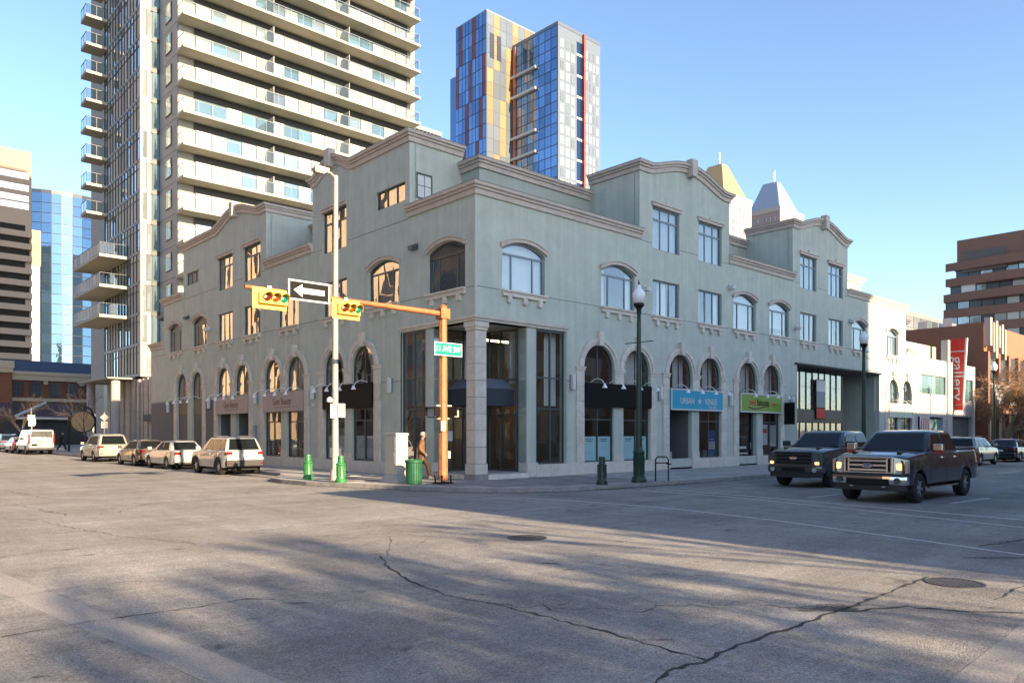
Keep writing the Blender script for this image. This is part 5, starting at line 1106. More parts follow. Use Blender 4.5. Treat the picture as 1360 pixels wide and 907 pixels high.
def signal_head(x0, x1, zc, label):
    """horizontal head: lamps red, amber, green; faces -Y"""
    s = thing('signal_head', label, 'traffic light', ((x0+x1)/2, my0-.2, zc), 'traffic signal heads'); h = .30; y = my0-.22; w = x1-x0
    MB().box(x0,y,zc-h,x1,y+.02,zc+h).build('back_plate', 'signal_yellow', s, bevel=.01); MB().box(x0+w*.16,y-.12,zc-.16,x1-w*.03,y-.001,zc+.17).build('housing', 'signal_yellow', s, bevel=.02)
    for k, m in enumerate(('lens_red','lens_amber','lens_green')):
        c = x0+w*(.36+.245*k); r = .115
        o = MB().lathe([(r,0),(r*.7,.02),(.01,.03)], 0, 0, 18).build('lens', m, s, smooth=50); o.location = Vector((c, y-.125, zc+.02)); o.rotation_euler = (math.pi/2, 0, 0)
        v = MB(); n = 14; a0, a1 = -.5, math.pi+.5
        for j in range(n):
            u0, u1 = a0+(a1-a0)*j/n, a0+(a1-a0)*(j+1)/n
            p = lambda u, rr, yy: (c+rr*math.cos(u), yy, zc+.02+rr*math.sin(u))
            L0 = lambda u: .10+.12*max(0, math.sin(u))
            v.add([p(u0,.128,y-.12), p(u1,.128,y-.12), p(u1,.128,y-.12-L0(u1)), p(u0,.128,y-.12-L0(u0)), p(u0,.136,y-.12), p(u1,.136,y-.12), p(u1,.136,y-.12-L0(u1)), p(u0,.136,y-.12-L0(u0))], [(0,1,2,3),(4,7,6,5),(3,2,6,7)])
        v.build('visor', 'signal_yellow', s, fix=False)
    MB().box((x0+x1)/2-.06,y+.02,zc+.05,(x0+x1)/2+.06,my0+.06,zc+h+.08).build('bracket', 'steel', s)
signal_head(-9.02, -7.98, 5.72, 'yellow horizontal signal head at the outer end of the mast arm'); signal_head(-6.5, -5.55, 5.68, 'yellow horizontal signal head on the arm between the arrow sign and the mast')
s = thing('arrow_sign', 'black one-way sign with a white arrow pointing along the avenue', 'sign', (-7.3,my0-.2,6.0)); y = my0-.24
MB().box(-7.93,y,5.80,-6.62,y+.015,6.36).build('plate', 'sign_black', s); b = MB()
for (a0, z0, a1, z1) in ((-7.95,5.78,-6.6,5.83),(-7.95,6.33,-6.6,6.38),(-7.95,5.83,-7.9,6.33),(-6.65,5.83,-6.6,6.33)): b.box(a0,y-.004,z0,a1,y-.0005,z1)
b.build('border', 'sign_white', s); MB(lambda a, z, d: (a, y-d, z)).prism([(-7.78,6.08),(-7.5,6.27),(-7.5,6.16),(-6.78,6.16),(-6.78,6.0),(-7.5,6.0),(-7.5,5.89)], .001, .004).build('arrow', 'sign_white', s); MB().box(-7.3,y+.016,5.9,-7.2,my0+.06,6.2).build('bracket', 'steel', s)
s = thing('street_name_sign', 'green street name sign with white lettering on the signal mast', 'sign', (mx0+.1,my0-.2,4.5)); y = my0-.20; x0, x1 = mx0-.52, mx0+.68
MB().box(x0,y,4.52,x1,y+.012,4.98).build('plate', 'sign_green', s, bevel=.004); b = MB()
for (a0, z0, a1, z1) in ((x0,4.52,x1,4.55),(x0,4.95,x1,4.98),(x0,4.55,x0+.03,4.95),(x1-.03,4.55,x1,4.95)): b.box(a0-.002,y-.004,z0,a1+.002,y-.0005,z1)
b.build('border', 'sign_white', s); text('11 AVE SW', .30, 'lettering', 'sign_white', Matrix.Translation(((x0+x1)/2, y-.003, 4.75)) @ Matrix.Rotation(math.pi/2, 4, 'X'), s, extrude=.001, sx=.74, bold=.003)
def ped_head(x, y, ang, m, label):
    s = thing('pedestrian_signal', label, 'traffic light', (x,y,2.4), local=True); s.rotation_euler = (0,0,ang)
    MB().box(-.19,-.13,0,.19,.13,.36).build('housing', 'black', s, bevel=.02); MB().box(-.16,-.145,.03,.16,-.131,.33).build('screen', m, s); v = MB().box(-.2,-.3,.33,.2,-.132,.36).box(-.2,-.28,.06,-.17,-.132,.33).box(.17,-.28,.06,.2,-.132,.33).build('visor', 'black', s)
    return s
mat('ped_face', (.35,.34,.32), .4)
ped_head(mx0-.38, my0+.02, -1.15, 'ped_face', 'black pedestrian signal on the left side of the mast'); ped_head(mx0+.42, my0-.02, .35, 'ped_face', 'black pedestrian signal with a pale face on the right side of the mast')
MB().box(mx0-.3,my0-.03,2.36,mx0+.35,my0+.03,2.40).box(mx0-.3,my0-.03,2.80,mx0+.35,my0+.03,2.84).build('signal_bracket', 'white_dull', t); MB().box(mx0-.24,my0-.21,1.95,mx0-.04,my0-.195,2.28).build('push_button_plate', 'white_dull', t); MB().box(mx0+.12,my0-.16,1.0,mx0+.2,my0-.08,1.25).build('push_button', 'white_dull', t)
# signal control cabinet
nx, ny = G(526, 641, SW); x1 = PY(541.7, ny); y1 = PX(511.6, nx)
t = thing('control_cabinet', 'tall beige signal control cabinet on a concrete foot', 'cabinet', (nx,ny,SW)); MB().box(nx,ny,.42,x1,y1,1.80).build('body', 'cab_beige', t, bevel=.012); MB().box(nx-.03,ny-.03,1.80,x1+.03,y1+.03,1.88).build('lid', 'cab_beige', t, bevel=.012)
MB().add([(nx-.14,ny-.12,SW),(x1+.12,ny-.12,SW),(x1+.12,y1+.14,SW),(nx-.14,y1+.14,SW),(nx-.01,ny-.01,.42),(x1+.01,ny-.01,.42),(x1+.01,y1+.01,.42),(nx-.01,y1+.01,.42)], [(0,1,5,4),(1,2,6,5),(2,3,7,6),(3,0,4,7),(4,5,6,7)]).build('foot', 'concrete', t)
MB().box(nx-.008,ny+.06,.5,nx-.001,y1-.06,1.74).build('door', 'cab_beige', t); MB().box(nx-.03,ny+.1,1.05,nx-.008,ny+.14,1.2).build('handle', 'steel', t)
# litter bin with vertical slats
bx, by = G(549.5, 642.5, SW)
t = thing('litter_bin', 'round dark green slatted litter bin beside the beige cabinet', 'bin', (bx,by,SW)); MB().lathe([(.245,SW+.03),(.245,.86)], bx, by, 20).build('liner', 'green_dark', t, smooth=40)
for k in range(22): a = 2*math.pi*k/22; o = ibox('slat', 'green_paint', (-.028,-.012,SW+.02), (.028,.012,.88), t); o.matrix_basis = Matrix.Translation((bx+.27*math.cos(a), by+.27*math.sin(a), (SW+.90)/2)) @ Matrix.Rotation(a+math.pi/2, 4, 'Z') @ Matrix.Diagonal((.066,.022,.76,1)); o.matrix_parent_inverse = Matrix.Translation((-bx,-by,-SW))
MB().lathe([(.285,.86),(.315,.88),(.315,.94),(.28,.97),(.18,.98),(.17,.90)], bx, by, 22).build('rim', 'green_paint', t, smooth=40); MB().lathe([(.29,SW),(.29,SW+.06),(.27,SW+.07)], bx, by, 22).build('foot_ring', 'green_paint', t, smooth=40)
# bike rack
t = thing('bike_rack', 'black inverted-U bike rack with a crossbar beside the street lamp', 'bike rack', (4.6,-5.0,SW)); r0, r1 = Vector((4.42,-4.92,SW)), Vector((4.78,-5.22,SW)); 
MB().tube([r0, r0+Vector((0,0,.78)), r0.lerp(r1,.15)+Vector((0,0,.88)), r0.lerp(r1,.85)+Vector((0,0,.88)), r1+Vector((0,0,.78)), r1], .026, 8).build('hoop', 'black', t, smooth=50); MB().tube([r0+Vector((0,0,.66)), r1+Vector((0,0,.66))], .022, 8).build('crossbar', 'black', t); MB().lathe([(.09,-.02),(.11,0),(.09,.02)], 0, 0, 12).build('lock_ring', 'black', t).location = Vector((4.80,-5.23,.75))
# overhead wire between two lamps and the gallery
t = thing('overhead_wire', 'thin sagging overhead wire strung from the street lamp to the gallery', 'wire', (21.9,-5.05,5.7)); MB().tube([(21.9+k*2.6, -5.05+k*.55, 5.9-1.0*math.sin(k/9*2.2)*.6-k*.02) for k in range(10)], .012, 5).build('strand', 'black', t)
# sign posts and railings at the far left
def post_sign(x, y, h, plates, label):
    t = thing('sign_post', label, 'sign', (x,y,SW)); MB().cyl((x,y,SW),(x,y,h),.035).build('post', 'steel', t)
    for (z, w, hh, m, rot) in plates:
        o = MB().box(-w/2,-.012,-hh/2,w/2,.012,hh/2).build('plate', m, t); o.location = Vector((x,y-.05,z)); o.rotation_euler = (0,rot,0)
post_sign(-2.5, 39.6, 3.4, [(3.0,.42,.42,'sign_plate',.785),(2.45,.45,.5,'sign_plate',0)], 'sign post with a white diamond and square plate by the condominium podium'); post_sign(-2.3, 66, 3.6, [(2.9,.6,.6,'sign_plate',0)], 'sign post with a square white plate near the parked van'); post_sign(-3.0, 62.5, 4.2, [(3.3,.6,.5,'sign_plate',0),(2.7,.5,.45,'sign_plate',0)], 'sign post with two pale plates behind the walking pedestrians')
t = thing('barrel_sign', 'round wooden barrel head on a black iron arch', 'sign', (.3,58,SW)); MB().tube([(-.9+.1,58,SW),(-.8,58,3.2),(-.4,58,4.1),(.3,58,4.4),(1.0,58,4.1),(1.4,58,3.2),(1.4,58,SW)], .09, 8).build('arch', 'black', t, smooth=50)
mat('barrel', (.38,.25,.12), .6, var=.2, scale=2); o = MB().lathe([(.95,-.2),(1.0,0),(.95,.2)], 0, 0, 24).build('barrel_head', 'barrel', t, smooth=40); o.location = (.3,58,2.9); o.rotation_euler = (math.pi/2,0,0); o2 = MB().lathe([(.97,-.22),(1.06,-.21),(1.06,.21),(.97,.22)], 0, 0, 24, caps=False).build('hoop', 'black', t); o2.location = (.3,58,2.9); o2.rotation_euler = (math.pi/2,0,0)
for k in range(8):
    x = 57.5+3*k; t = thing('fence_panel', 'black railing panel under the tangled bare tree', 'fence', (x,-3.2,SW), 'black fence panels under the bare tree'); MB().box(x,-3.2,SW,x+.06,-3.14,1.3).build('post', 'black', t); MB().box(x+.06,-3.19,1.15,x+3,-3.15,1.22).box(x+.06,-3.19,.3,x+3,-3.15,.36).build('rail', 'black', t)
    for j in range(12): ibox('bar', 'black', (x+.2+j*.24,-3.18,.36), (x+.22+j*.24,-3.16,1.15), t)
# ------------------------------------------------------------------ vehicles (local frame: x forward, y left, z up, origin on the ground under the front axle)
random.seed(4)
mat('car_glass', (.008,.010,.012), .03, spec=.45); mat('car_glass_light', (.10,.10,.095), .04, spec=.9, coat=.6); mat('tail_red', (.16,.008,.008), .2, coat=.6); mat('head_lens', (.5,.5,.5), .08, coat=.8, metal=.3); mat('amber', (.75,.25,.04), .2, coat=.5); mat('plate_white', (.7,.7,.68), .5)
emit('headlamp_lit', (1.,.58,.25), .55); mat('rim', (.55,.56,.58), .3, metal=.8); mat('rim_dark', (.03,.03,.032), .35, metal=.5); mat('plastic', (.03,.03,.032), .6)
def paint(n, c, r=.22, metal=.1): return mat(n, c, r, metal=metal, coat=1.0)
paint('paint_black', (.008,.009,.011)); paint('paint_grey', (.055,.062,.07), metal=.4); paint('paint_white', (.38,.38,.375)); paint('paint_silver', (.36,.34,.30), metal=.3); paint('paint_bronze', (.12,.085,.06), metal=.4); paint('paint_red', (.25,.03,.025)); paint('paint_blue', (.08,.13,.22)); paint('paint_navy', (.02,.024,.035))
def interp(tab, x):
    if x >= tab[0][0]: return tab[0][1]
    for (xa, a), (xb, b) in zip(tab, tab[1:]):
        if x >= xb: t = (x-xa)/(xb-xa); t = t*t*(3-2*t)*.5+t*.5; return a+(b-a)*t
    return tab[-1][1]
def wheel(t, x, y, r, w, side, rim='rim', spokes=6):
    prof = [(r*.62,-w*.5),(r*.9,-w*.5),(r*.985,-w*.38),(r,-w*.2),(r,w*.2),(r*.985,w*.38),(r*.9,w*.5),(r*.62,w*.5),(r*.6,0),(r*.62,-w*.5)]
    ty = MB().lathe(prof, 0, 0, 28, caps=False).build('wheel', 'rubber', t, smooth=35); ty.location = (x,y,r); ty.rotation_euler = (math.pi/2,0,0)
    s = -side                                   # after the turn local z = -y
    b = MB().lathe([(r*.66,s*w*.44),(r*.62,s*w*.46),(r*.56,s*w*.30),(r*.12,s*w*.22),(r*.1,s*w*.2)], 0, 0, 24, m=1, caps=False)
    for k in range(spokes):
        a = 2*math.pi*k/spokes+.2; c, sn = math.cos(a), math.sin(a); q = lambda u, v: (c*u-sn*v, sn*u+c*v)
        z0, z1 = s*w*.24, s*w*.42; ps = [q(.0,r*.10), q(r*.6,r*.075), q(r*.6,-r*.075), q(.0,-r*.10)]
        b.add([(p[0],p[1],z0) for p in ps]+[(p[0],p[1],z1) for p in ps], [(0,1,2,3),(4,5,6,7),(0,1,5,4),(1,2,6,5),(2,3,7,6),(3,0,4,7)])
    b.lathe([(r*.16,s*w*.2),(r*.16,s*w*.43),(r*.03,s*w*.45)], 0, 0, 12); b.build('rim', [rim, 'rubber'], ty, smooth=30)
    br = MB().lathe([(r*.58,-.01),(r*.58,.01)], 0, 0, 20).build('brake_disc', 'rubber', ty); return ty
class Car:
    def __init__(S, name, label, cat, P, group=None):
        S.P = P; S.t = thing(name, label, cat, (0,0,0), group, local=True); p = P
        S.axles = [0, -p['wb']]; S.body()
        for ax in S.axles:
            for sd in (-1, 1): wheel(S.t, ax, sd*(p['hw']-p['tw']*.5-.015), p['r'], p['tw'], sd, p.get('rim','rim'), p.get('spokes',6))
    def zb(S, x):
        p = S.P; z = p['sill']
        for ax in S.axles:
            d = abs(x-ax)
            if d < p['Ra']: z = max(z, p['r']+math.sqrt(max(0, p['Ra']**2-d*d))*.98)
        e = max(0, (x-(p['xf']-.25))/.25, ((p['xr']+.25)-x)/.25); return max(z, p['sill']+.10*e*e)
    def hw(S, x):
        p = S.P; e = max(0, (x-(p['xf']-.55))/.55, ((p['xr']+.45)-x)/.45); return p['hw']*(1-p.get('nose',.12)*e*e)
    def sect(S, x):
        p = S.P; zb, zt = S.zb(x), interp(p['top'], x); w = S.hw(x); h = zt-zb; mid = p.get('mid', .55)
        H = zt-p['sill']; zm = max(zb+.01, p['sill']+H*.42); zs = max(zb+.02, p['sill']+H*.74)
        return [(w*.90, zb-.0), (w*.985, zb+.005), (w, zm), (w*.985, zs), (w*.95, zt-.05), (w*.88, zt-.008), (w*.45, zt+p.get('crown',.03)*.8), (0, zt+p.get('crown',.03))]
    def sy(S, x, z):
        s = S.sect(x)
        for a, b in zip(s, s[1:]):
            if a[1] <= z <= b[1]: t = (z-a[1])/max(1e-6, b[1]-a[1]); return a[0]+(b[0]-a[0])*t
        return s[2][0]
    def body(S):
        p = S.P; xs = set()
        n = 46
        for k in range(n+1): xs.add(round(p['xr']+(p['xf']-p['xr'])*k/n, 4))
        for ax in S.axles:
            for k in range(13): xs.add(round(ax+p['Ra']*math.cos(math.pi*k/12)*.999, 4))
        for e in (.02,.06,.12): xs.add(p['xf']-e); xs.add(p['xr']+e)
        xs = sorted(xs); b = MB(); rows = []
        for x in xs:
            h = S.sect(x); full = [(y,z) for y, z in h]+[(-y,z) for y, z in h[-2::-1]]; rows.append([(x,y,z) for y, z in full])
        m = len(rows[0]); vs = [q for r in rows for q in r]; fs = []
        for i in range(len(rows)-1):
            for j in range(m-1): fs.append((i*m+j, i*m+j+1, (i+1)*m+j+1, (i+1)*m+j))
        fs.append(tuple(range(m))); fs.append(tuple((len(rows)-1)*m+j for j in range(m))[::-1]); b.add(vs, fs)
        S.bodyo = b.build('body', p['paint'], S.t, smooth=28)
        MB().box(p['xr']+.25,-p['hw']*.72,p['sill']-.12,p['xf']-.25,p['hw']*.72,p['sill']+.45).build('underbody', 'black', S.t)
        if 'gh' in p: S.house()
        if p.get('clad'):
            for ax in S.axles:
                for sd in (-1, 1):
                    c = MB(); N_ = 16; R0, R1 = p['Ra']-.005, p['Ra']+.07
                    for k in range(N_):
                        a0, a1 = math.pi*k/N_, math.pi*(k+1)/N_
                        def q(a, R): x = ax+R*math.cos(a); z = p['r']+R*math.sin(a); return x, z
                        vv = []
                        for a, R in ((a0,R0),(a1,R0),(a1,R1),(a0,R1)):
                            x, z = q(a, R); vv.append((x, sd*(S.P['hw']*1.004+.012), z))
                        vi = [(x, sd*(abs(y)-.06), z) for x, y, z in vv]; c.add(vv+vi, [(0,1,2,3),(0,1,5,4),(2,3,7,6)])
                    c.build('wheel_arch_trim', p['clad'], S.t, smooth=40)
    def ghp(S, t, c):
        """corner c of the greenhouse at height t: 0 front, 1 rear"""
        g = S.P['gh']; xb = g['xb'][c]; xr = g['xr'][c]; return xb+(xr-xb)*t
    def ghw(S, t): g = S.P['gh']; return g['wb']+(g['wr']-g['wb'])*t
    def ghz(S, t, x=None):
        g = S.P['gh']; zb = interp(S.P['top'], x) if x is not None else g['zb']; return zb+(g['zr']-zb)*t
    def house(S):
        g = S.P['gh']; b = MB(); rows = []
        rc = .10
        for t, inset, dz in ((0,0,-.05),(.5,0,0),(.93,0,0),(1,.045,0),(1.0,.16,.022),(1.0,.4,.034)):
            xf, xr, w = S.ghp(t,0)-inset, S.ghp(t,1)+inset, S.ghw(t)-inset; z = g['zb']+(g['zr']-g['zb'])*t+dz
            ring = []
            for (cx_, sx, sy_) in ((xf,-1,1),(xr,1,1),(xr,1,-1),(xf,-1,-1)):
                ring.append((cx_, sx, sy_))
            pts = [(xf,w-rc),(xf-rc*.6,w),(xr+rc*.6,w),(xr,w-rc),(xr,-(w-rc)),(xr+rc*.6,-w),(xf-rc*.6,-w),(xf,-(w-rc))]
            rows.append([(x,y,z) for x, y in pts])
        m = 8; vs = [q for r in rows for q in r]; fs = []
        for i in range(len(rows)-1):
            for j in range(m): fs.append((i*m+j,(i*m+(j+1)%m),((i+1)*m+(j+1)%m),((i+1)*m+j)))
        fs.append(tuple((len(rows)-1)*m+j for j in range(m))); b.add(vs, fs); S.roof = b.build('cab', S.P['paint'], S.t, smooth=35)
        gm = S.P.get('glass','car_glass')
        def face(c, t0, t1, wk, name, off):
            sg = 1 if c == 0 else -1; v = []
            for t in (t0, t1):
                x = S.ghp(t,c)+sg*off; w = S.ghw(t)*wk; z = g['zb']+(g['zr']-g['zb'])*t; v.append((x,w,z)); v.append((x,-w,z))
            o = [v[0],v[1],v[3],v[2]]; i_ = [(x-sg*.02,y,z) for x,y,z in o]
            MB().add(o+i_, [(0,1,2,3),(4,7,6,5),(0,1,5,4),(1,2,6,5),(2,3,7,6),(3,0,4,7)]).build(name, gm if c == 0 else S.P.get('rglass', gm), S.t)
        face(0, .04, .90, .86, 'windshield', .006); face(1, g.get('rt0',.10), .88, .84, 'rear_window', .006)
        for (x0b, x1b, x0t, x1t) in g['side']:
            for sd in (-1, 1):
                t0, t1 = .07, .86; v = [(x0b, sd*(S.ghw(t0)+.006), g['zb']+(g['zr']-g['zb'])*t0),(x1b, sd*(S.ghw(t0)+.006), g['zb']+(g['zr']-g['zb'])*t0),(x1t, sd*(S.ghw(t1)+.006), g['zb']+(g['zr']-g['zb'])*t1),(x0t, sd*(S.ghw(t1)+.006), g['zb']+(g['zr']-g['zb'])*t1)]
                i_ = [(x,y-sd*.02,z) for x,y,z in v]; MB().add(v+i_, [(0,1,2,3),(4,7,6,5),(0,1,5,4),(1,2,6,5),(2,3,7,6),(3,0,4,7)]).build('side_window', S.P.get('sglass', gm), S.t)
        for (x0, x1) in g.get('doors', []):
            for sd in (-1, 1):
                b = MB(); zt = interp(S.P['top'], x0)
                for x in (x0, x1):
                    zs = [max(S.zb(x)+.04, S.P['sill']+.08)+(zt-.05-max(S.zb(x)+.04, S.P['sill']+.08))*k/6 for k in range(7)]
                    for za, zz in zip(zs, zs[1:]): b.quad((x-.006,sd*(S.sy(x,za)+.003),za),(x+.006,sd*(S.sy(x,za)+.003),za),(x+.006,sd*(S.sy(x,zz)+.003),zz),(x-.006,sd*(S.sy(x,zz)+.003),zz))
                b.build('door_seam', 'black', S.t, fix=False); zh = S.P['sill']+(zt-S.P['sill'])*.80; xm = x1+.12
                MB().box(xm,sd*(S.sy(xm,zh)+.0)-.012,zh-.02,xm+.2,sd*(S.sy(xm,zh))+.03*sd if sd > 0 else sd*(S.sy(xm,zh))-.03,zh+.02).build('door_handle', S.P.get('handle', S.P['paint']), S.t)
    def mirrors(S, x, z, m, big=1., m2=None):
        for sd in (-1, 1):
            y0 = S.sy(x, z-.15)*sd; y = sd*(abs(y0)+.18*big)
            MB().box(x-.06*big,y-.10*big,z-.06*big,x+.07*big,y+.10*big,z+.10*big).build('mirror', m, S.t, bevel=.03); MB().box(x-.03,min(y0*.9,y),z-.07,x+.03,max(y0*.9,y),z-.03).build('mirror_arm', 'plastic', S.t)
            if m2: MB().box(x-.055*big,y-.095*big,z-.10*big,x+.065*big,y+.095*big,z-.062*big).build('mirror_reflection', m2, S.t)  # coloured underside: a reflection painted on, red below the chrome
    def bx(S, name, m, x0, y0, z0, x1, y1, z1, bev=0): return MB().box(x0,y0,z0,x1,y1,z1).build(name, m, S.t, bevel=bev)
    def place(S, x, y, ang): S.t.location = (x,y,0); S.t.rotation_euler = (0,0,ang); return S.t
# ---- pickups
def pickup(label, paintm, style):
    P = dict(xf=.93, xr=-4.92, wb=3.68, hw=1.0, sill=.50, r=.405, tw=.28, Ra=.50, paint=paintm, nose=.07, crown=.035, rim='rim' if style == 'chrome' else 'rim_dark', handle='chrome' if style == 'chrome' else paintm,
        top=[(.93,1.20),(.75,1.27),(.2,1.34),(-.6,1.38),(-3.0,1.37),(-3.2,1.38),(-4.92,1.38)], clad=None if style == 'chrome' else 'plastic',
        gh=dict(xb=(-.55,-3.1), xr=(-1.32,-2.86), wb=.935, wr=.75, zb=1.36, zr=1.93, side=[(-.98,-1.95,-1.38,-1.95),(-2.05,-2.98,-2.05,-2.84)], doors=[(-.72,-1.98),(-1.99,-3.02)], rt0=.2), spokes=6)
    S = Car('pickup_truck', label, 'truck', P); f = P['xf']
    # curved front: bumper as a swept box, grille, lamps
    def swept(name, m, z0, z1, depth, out, w, n=10, d2=.10):
        b = MB(); 
        for k in range(n):
            ya, yb = -w+2*w*k/n, -w+2*w*(k+1)/n; fx = lambda y: out-d2*(abs(y)/w)**3
            xa, xb = fx(ya), fx(yb)
            b.add([(xa-depth,ya,z0),(xb-depth,yb,z0),(xb-.02,yb,z0),(xa-.02,ya,z0),(xa-depth,ya,z1),(xb-depth,yb,z1),(xb-.015,yb,z1),(xa-.015,ya,z1),(xa,ya,(z0+z1)/2),(xb,yb,(z0+z1)/2)], [(0,1,2,3),(4,7,6,5),(3,2,9,8),(8,9,6,7)]+([(0,3,8,7,4)] if k == 0 else [])+([(1,5,6,9,2)] if k == n-1 else []))
        return b.build(name, m, S.t, smooth=30)
    bm_ = 'chrome' if style == 'chrome' else paintm
    if style == 'chrome':
        swept('bumper', 'chrome', .52, .73, .16, f+.10, .98); S.bx('bumper_intake', 'black', f+.02,-.56,.50,f+.108,.56,.665,.01)
        swept('valance', 'plastic', .34, .515, .16, f+.05, .93); S.bx('bumper_pad', 'plastic', f-.05,-.93,.735,f+.09,.93,.775,.01)
        S.bx('grille_surround', 'chrome', f-.05,-.66,.79,f+.045,.66,1.255,.035); S.bx('grille_mesh', 'black', f-.04,-.59,.84,f+.055,.59,1.205)
        for z in (.90,1.02,1.14): S.bx('grille_bar', 'chrome', f-.02,-.50,z-.032,f+.075,.50,z+.032,.012)
        for sd in (-1,1): S.bx('grille_post', 'chrome', f-.02,sd*.505-.022,.84,f+.072,sd*.505+.022,1.21,.01)
        for sd in (-1,1): S.bx('tow_hook', 'steel', f-.0,sd*.42-.05,.43,f+.09,sd*.42+.05,.47,.015)
        o = MB().lathe([(.13,0),(.125,.014),(.02,.016)], 0, 0, 24).build('badge', 'chrome', S.t, smooth=30); o.location = (f+.085,0,1.02); o.rotation_euler = (0,math.pi/2,0); o.scale = (.5,1.15,1); o2 = MB().lathe([(.105,.015),(.1,.02),(.02,.021)], 0, 0, 24).build('badge_field', 'poster_navy', S.t); o2.location = (f+.085,0,1.02); o2.rotation_euler = (0,math.pi/2,0); o2.scale = (.45,1.12,1)
        text('Ford', .10, 'badge_lettering', 'chrome', Matrix.Translation((f+.107,0,1.02)) @ Matrix.Rotation(math.pi/2, 4, 'Z') @ Matrix.Rotation(math.pi/2, 4, 'X'), S.t, extrude=.002)
    else:
        swept('bumper', paintm, .52, .76, .16, f+.10, .98); S.bx('bumper_intake', 'black', f+.02,-.42,.555,f+.112,.42,.69,.015); swept('valance', 'plastic', .36, .525, .16, f+.04, .93); S.bx('skid_lip', 'plastic', f-.0,-.6,.34,f+.09,.6,.40,.02)
        S.bx('grille_surround', 'plastic', f-.05,-.66,.80,f+.04,.66,1.24,.03); S.bx('grille_mesh', 'black', f-.04,-.60,.835,f+.048,.60,1.20)
        for z in (.90,1.02,1.14): S.bx('grille_bar', 'plastic', f-.02,-.58,z-.022,f+.065,.58,z+.022,.01)
        o = MB().lathe([(.12,0),(.115,.014),(.02,.016)], 0, 0, 24).build('badge', 'chrome', S.t, smooth=30); o.location = (f+.068,0,1.02); o.rotation_euler = (0,math.pi/2,0); o.scale = (.5,1.15,1)
    for sd in (-1, 1):
        y0, y1 = sd*.66, sd*.975
        v = [(f+.045,y0+.02*sd,.81),(f-.03,y1,.83),(f-.03,y1,1.16),(f+.03,y0+.02*sd,1.22)]; i_ = [(x-.14,y,z) for x,y,z in v]
        MB().add(v+i_, [(0,1,2,3),(4,7,6,5),(0,1,5,4),(1,2,6,5),(2,3,7,6),(3,0,4,7)]).build('headlight', 'head_lens' if style == 'chrome' else 'frame_dark', S.t, bevel=.012)
        S.bx('lamp_reflector', 'headlamp_lit', f+.0,sd*.70 if sd > 0 else sd*.86,.90,f+.050-.02,sd*.86 if sd > 0 else sd*.70,1.08,.02) if style == 'chrome' else None
        if style == 'chrome': S.bx('turn_lamp', 'amber', f-.20,sd*.935-.03,.84,f-.02,sd*.935+.035,1.14,.015)
        else: S.bx('turn_lamp', 'headlamp_lit', f-.02,sd*.80-.09,.80,f+.03,sd*.80+.09,.90,.02)
        o = MB().lathe([(.085,0),(.08,.02),(.05,.015)], 0, 0, 16).build('fog_lamp', 'frame_dark' if style == 'chrome' else 'head_lens', S.t, smooth=40); o.location = (f+.085,sd*.76,.62); o.rotation_euler = (0,math.pi/2,0)
        S.bx('tail_lamp', 'tail_red', -4.93,sd*.90-.07,.92,-4.80,sd*.90+.085,1.28,.02)
        if style == 'chrome': S.bx('step_bar', 'chrome', -3.0,sd*.93-.06,.36,-.75,sd*.93+.06,.42,.025)
        else: S.bx('step_bar', 'plastic', -3.0,sd*.93-.06,.36,-.75,sd*.93+.06,.42,.025)
    S.bx('bed_cover', 'black', -4.86,-.82,1.34,-3.18,.82,1.425,.01); S.bx('rear_bumper', bm_, -5.03,-.95,.52,-4.86,.95,.74,.03); S.bx('hood_ridge', paintm, -.45,-.66,1.33,.45,-.54,1.385,.02); S.bx('hood_ridge', paintm, -.45,.54,1.33,.45,.66,1.385,.02); S.bx('number_plate', 'plate_white', -5.05,-.15,.58,-5.03,.15,.72)
    S.mirrors(-.80, 1.46, 'chrome' if style == 'chrome' else 'plastic', 1.25, 'sign_red' if style == 'chrome' else None); S.bx('wiper_cowl', 'black', -.62,-.85,1.385,-.54,.85,1.42)
    return S
pickup('black crew-cab pickup with chrome grille and chrome bumper on the avenue', 'paint_black', 'chrome').place(3.78, -13.15, math.pi)
pickup('dark grey pickup with black grille and amber lamps, next to the chrome-grille pickup', 'paint_grey', 'dark').place(7.75, -9.0, math.pi)
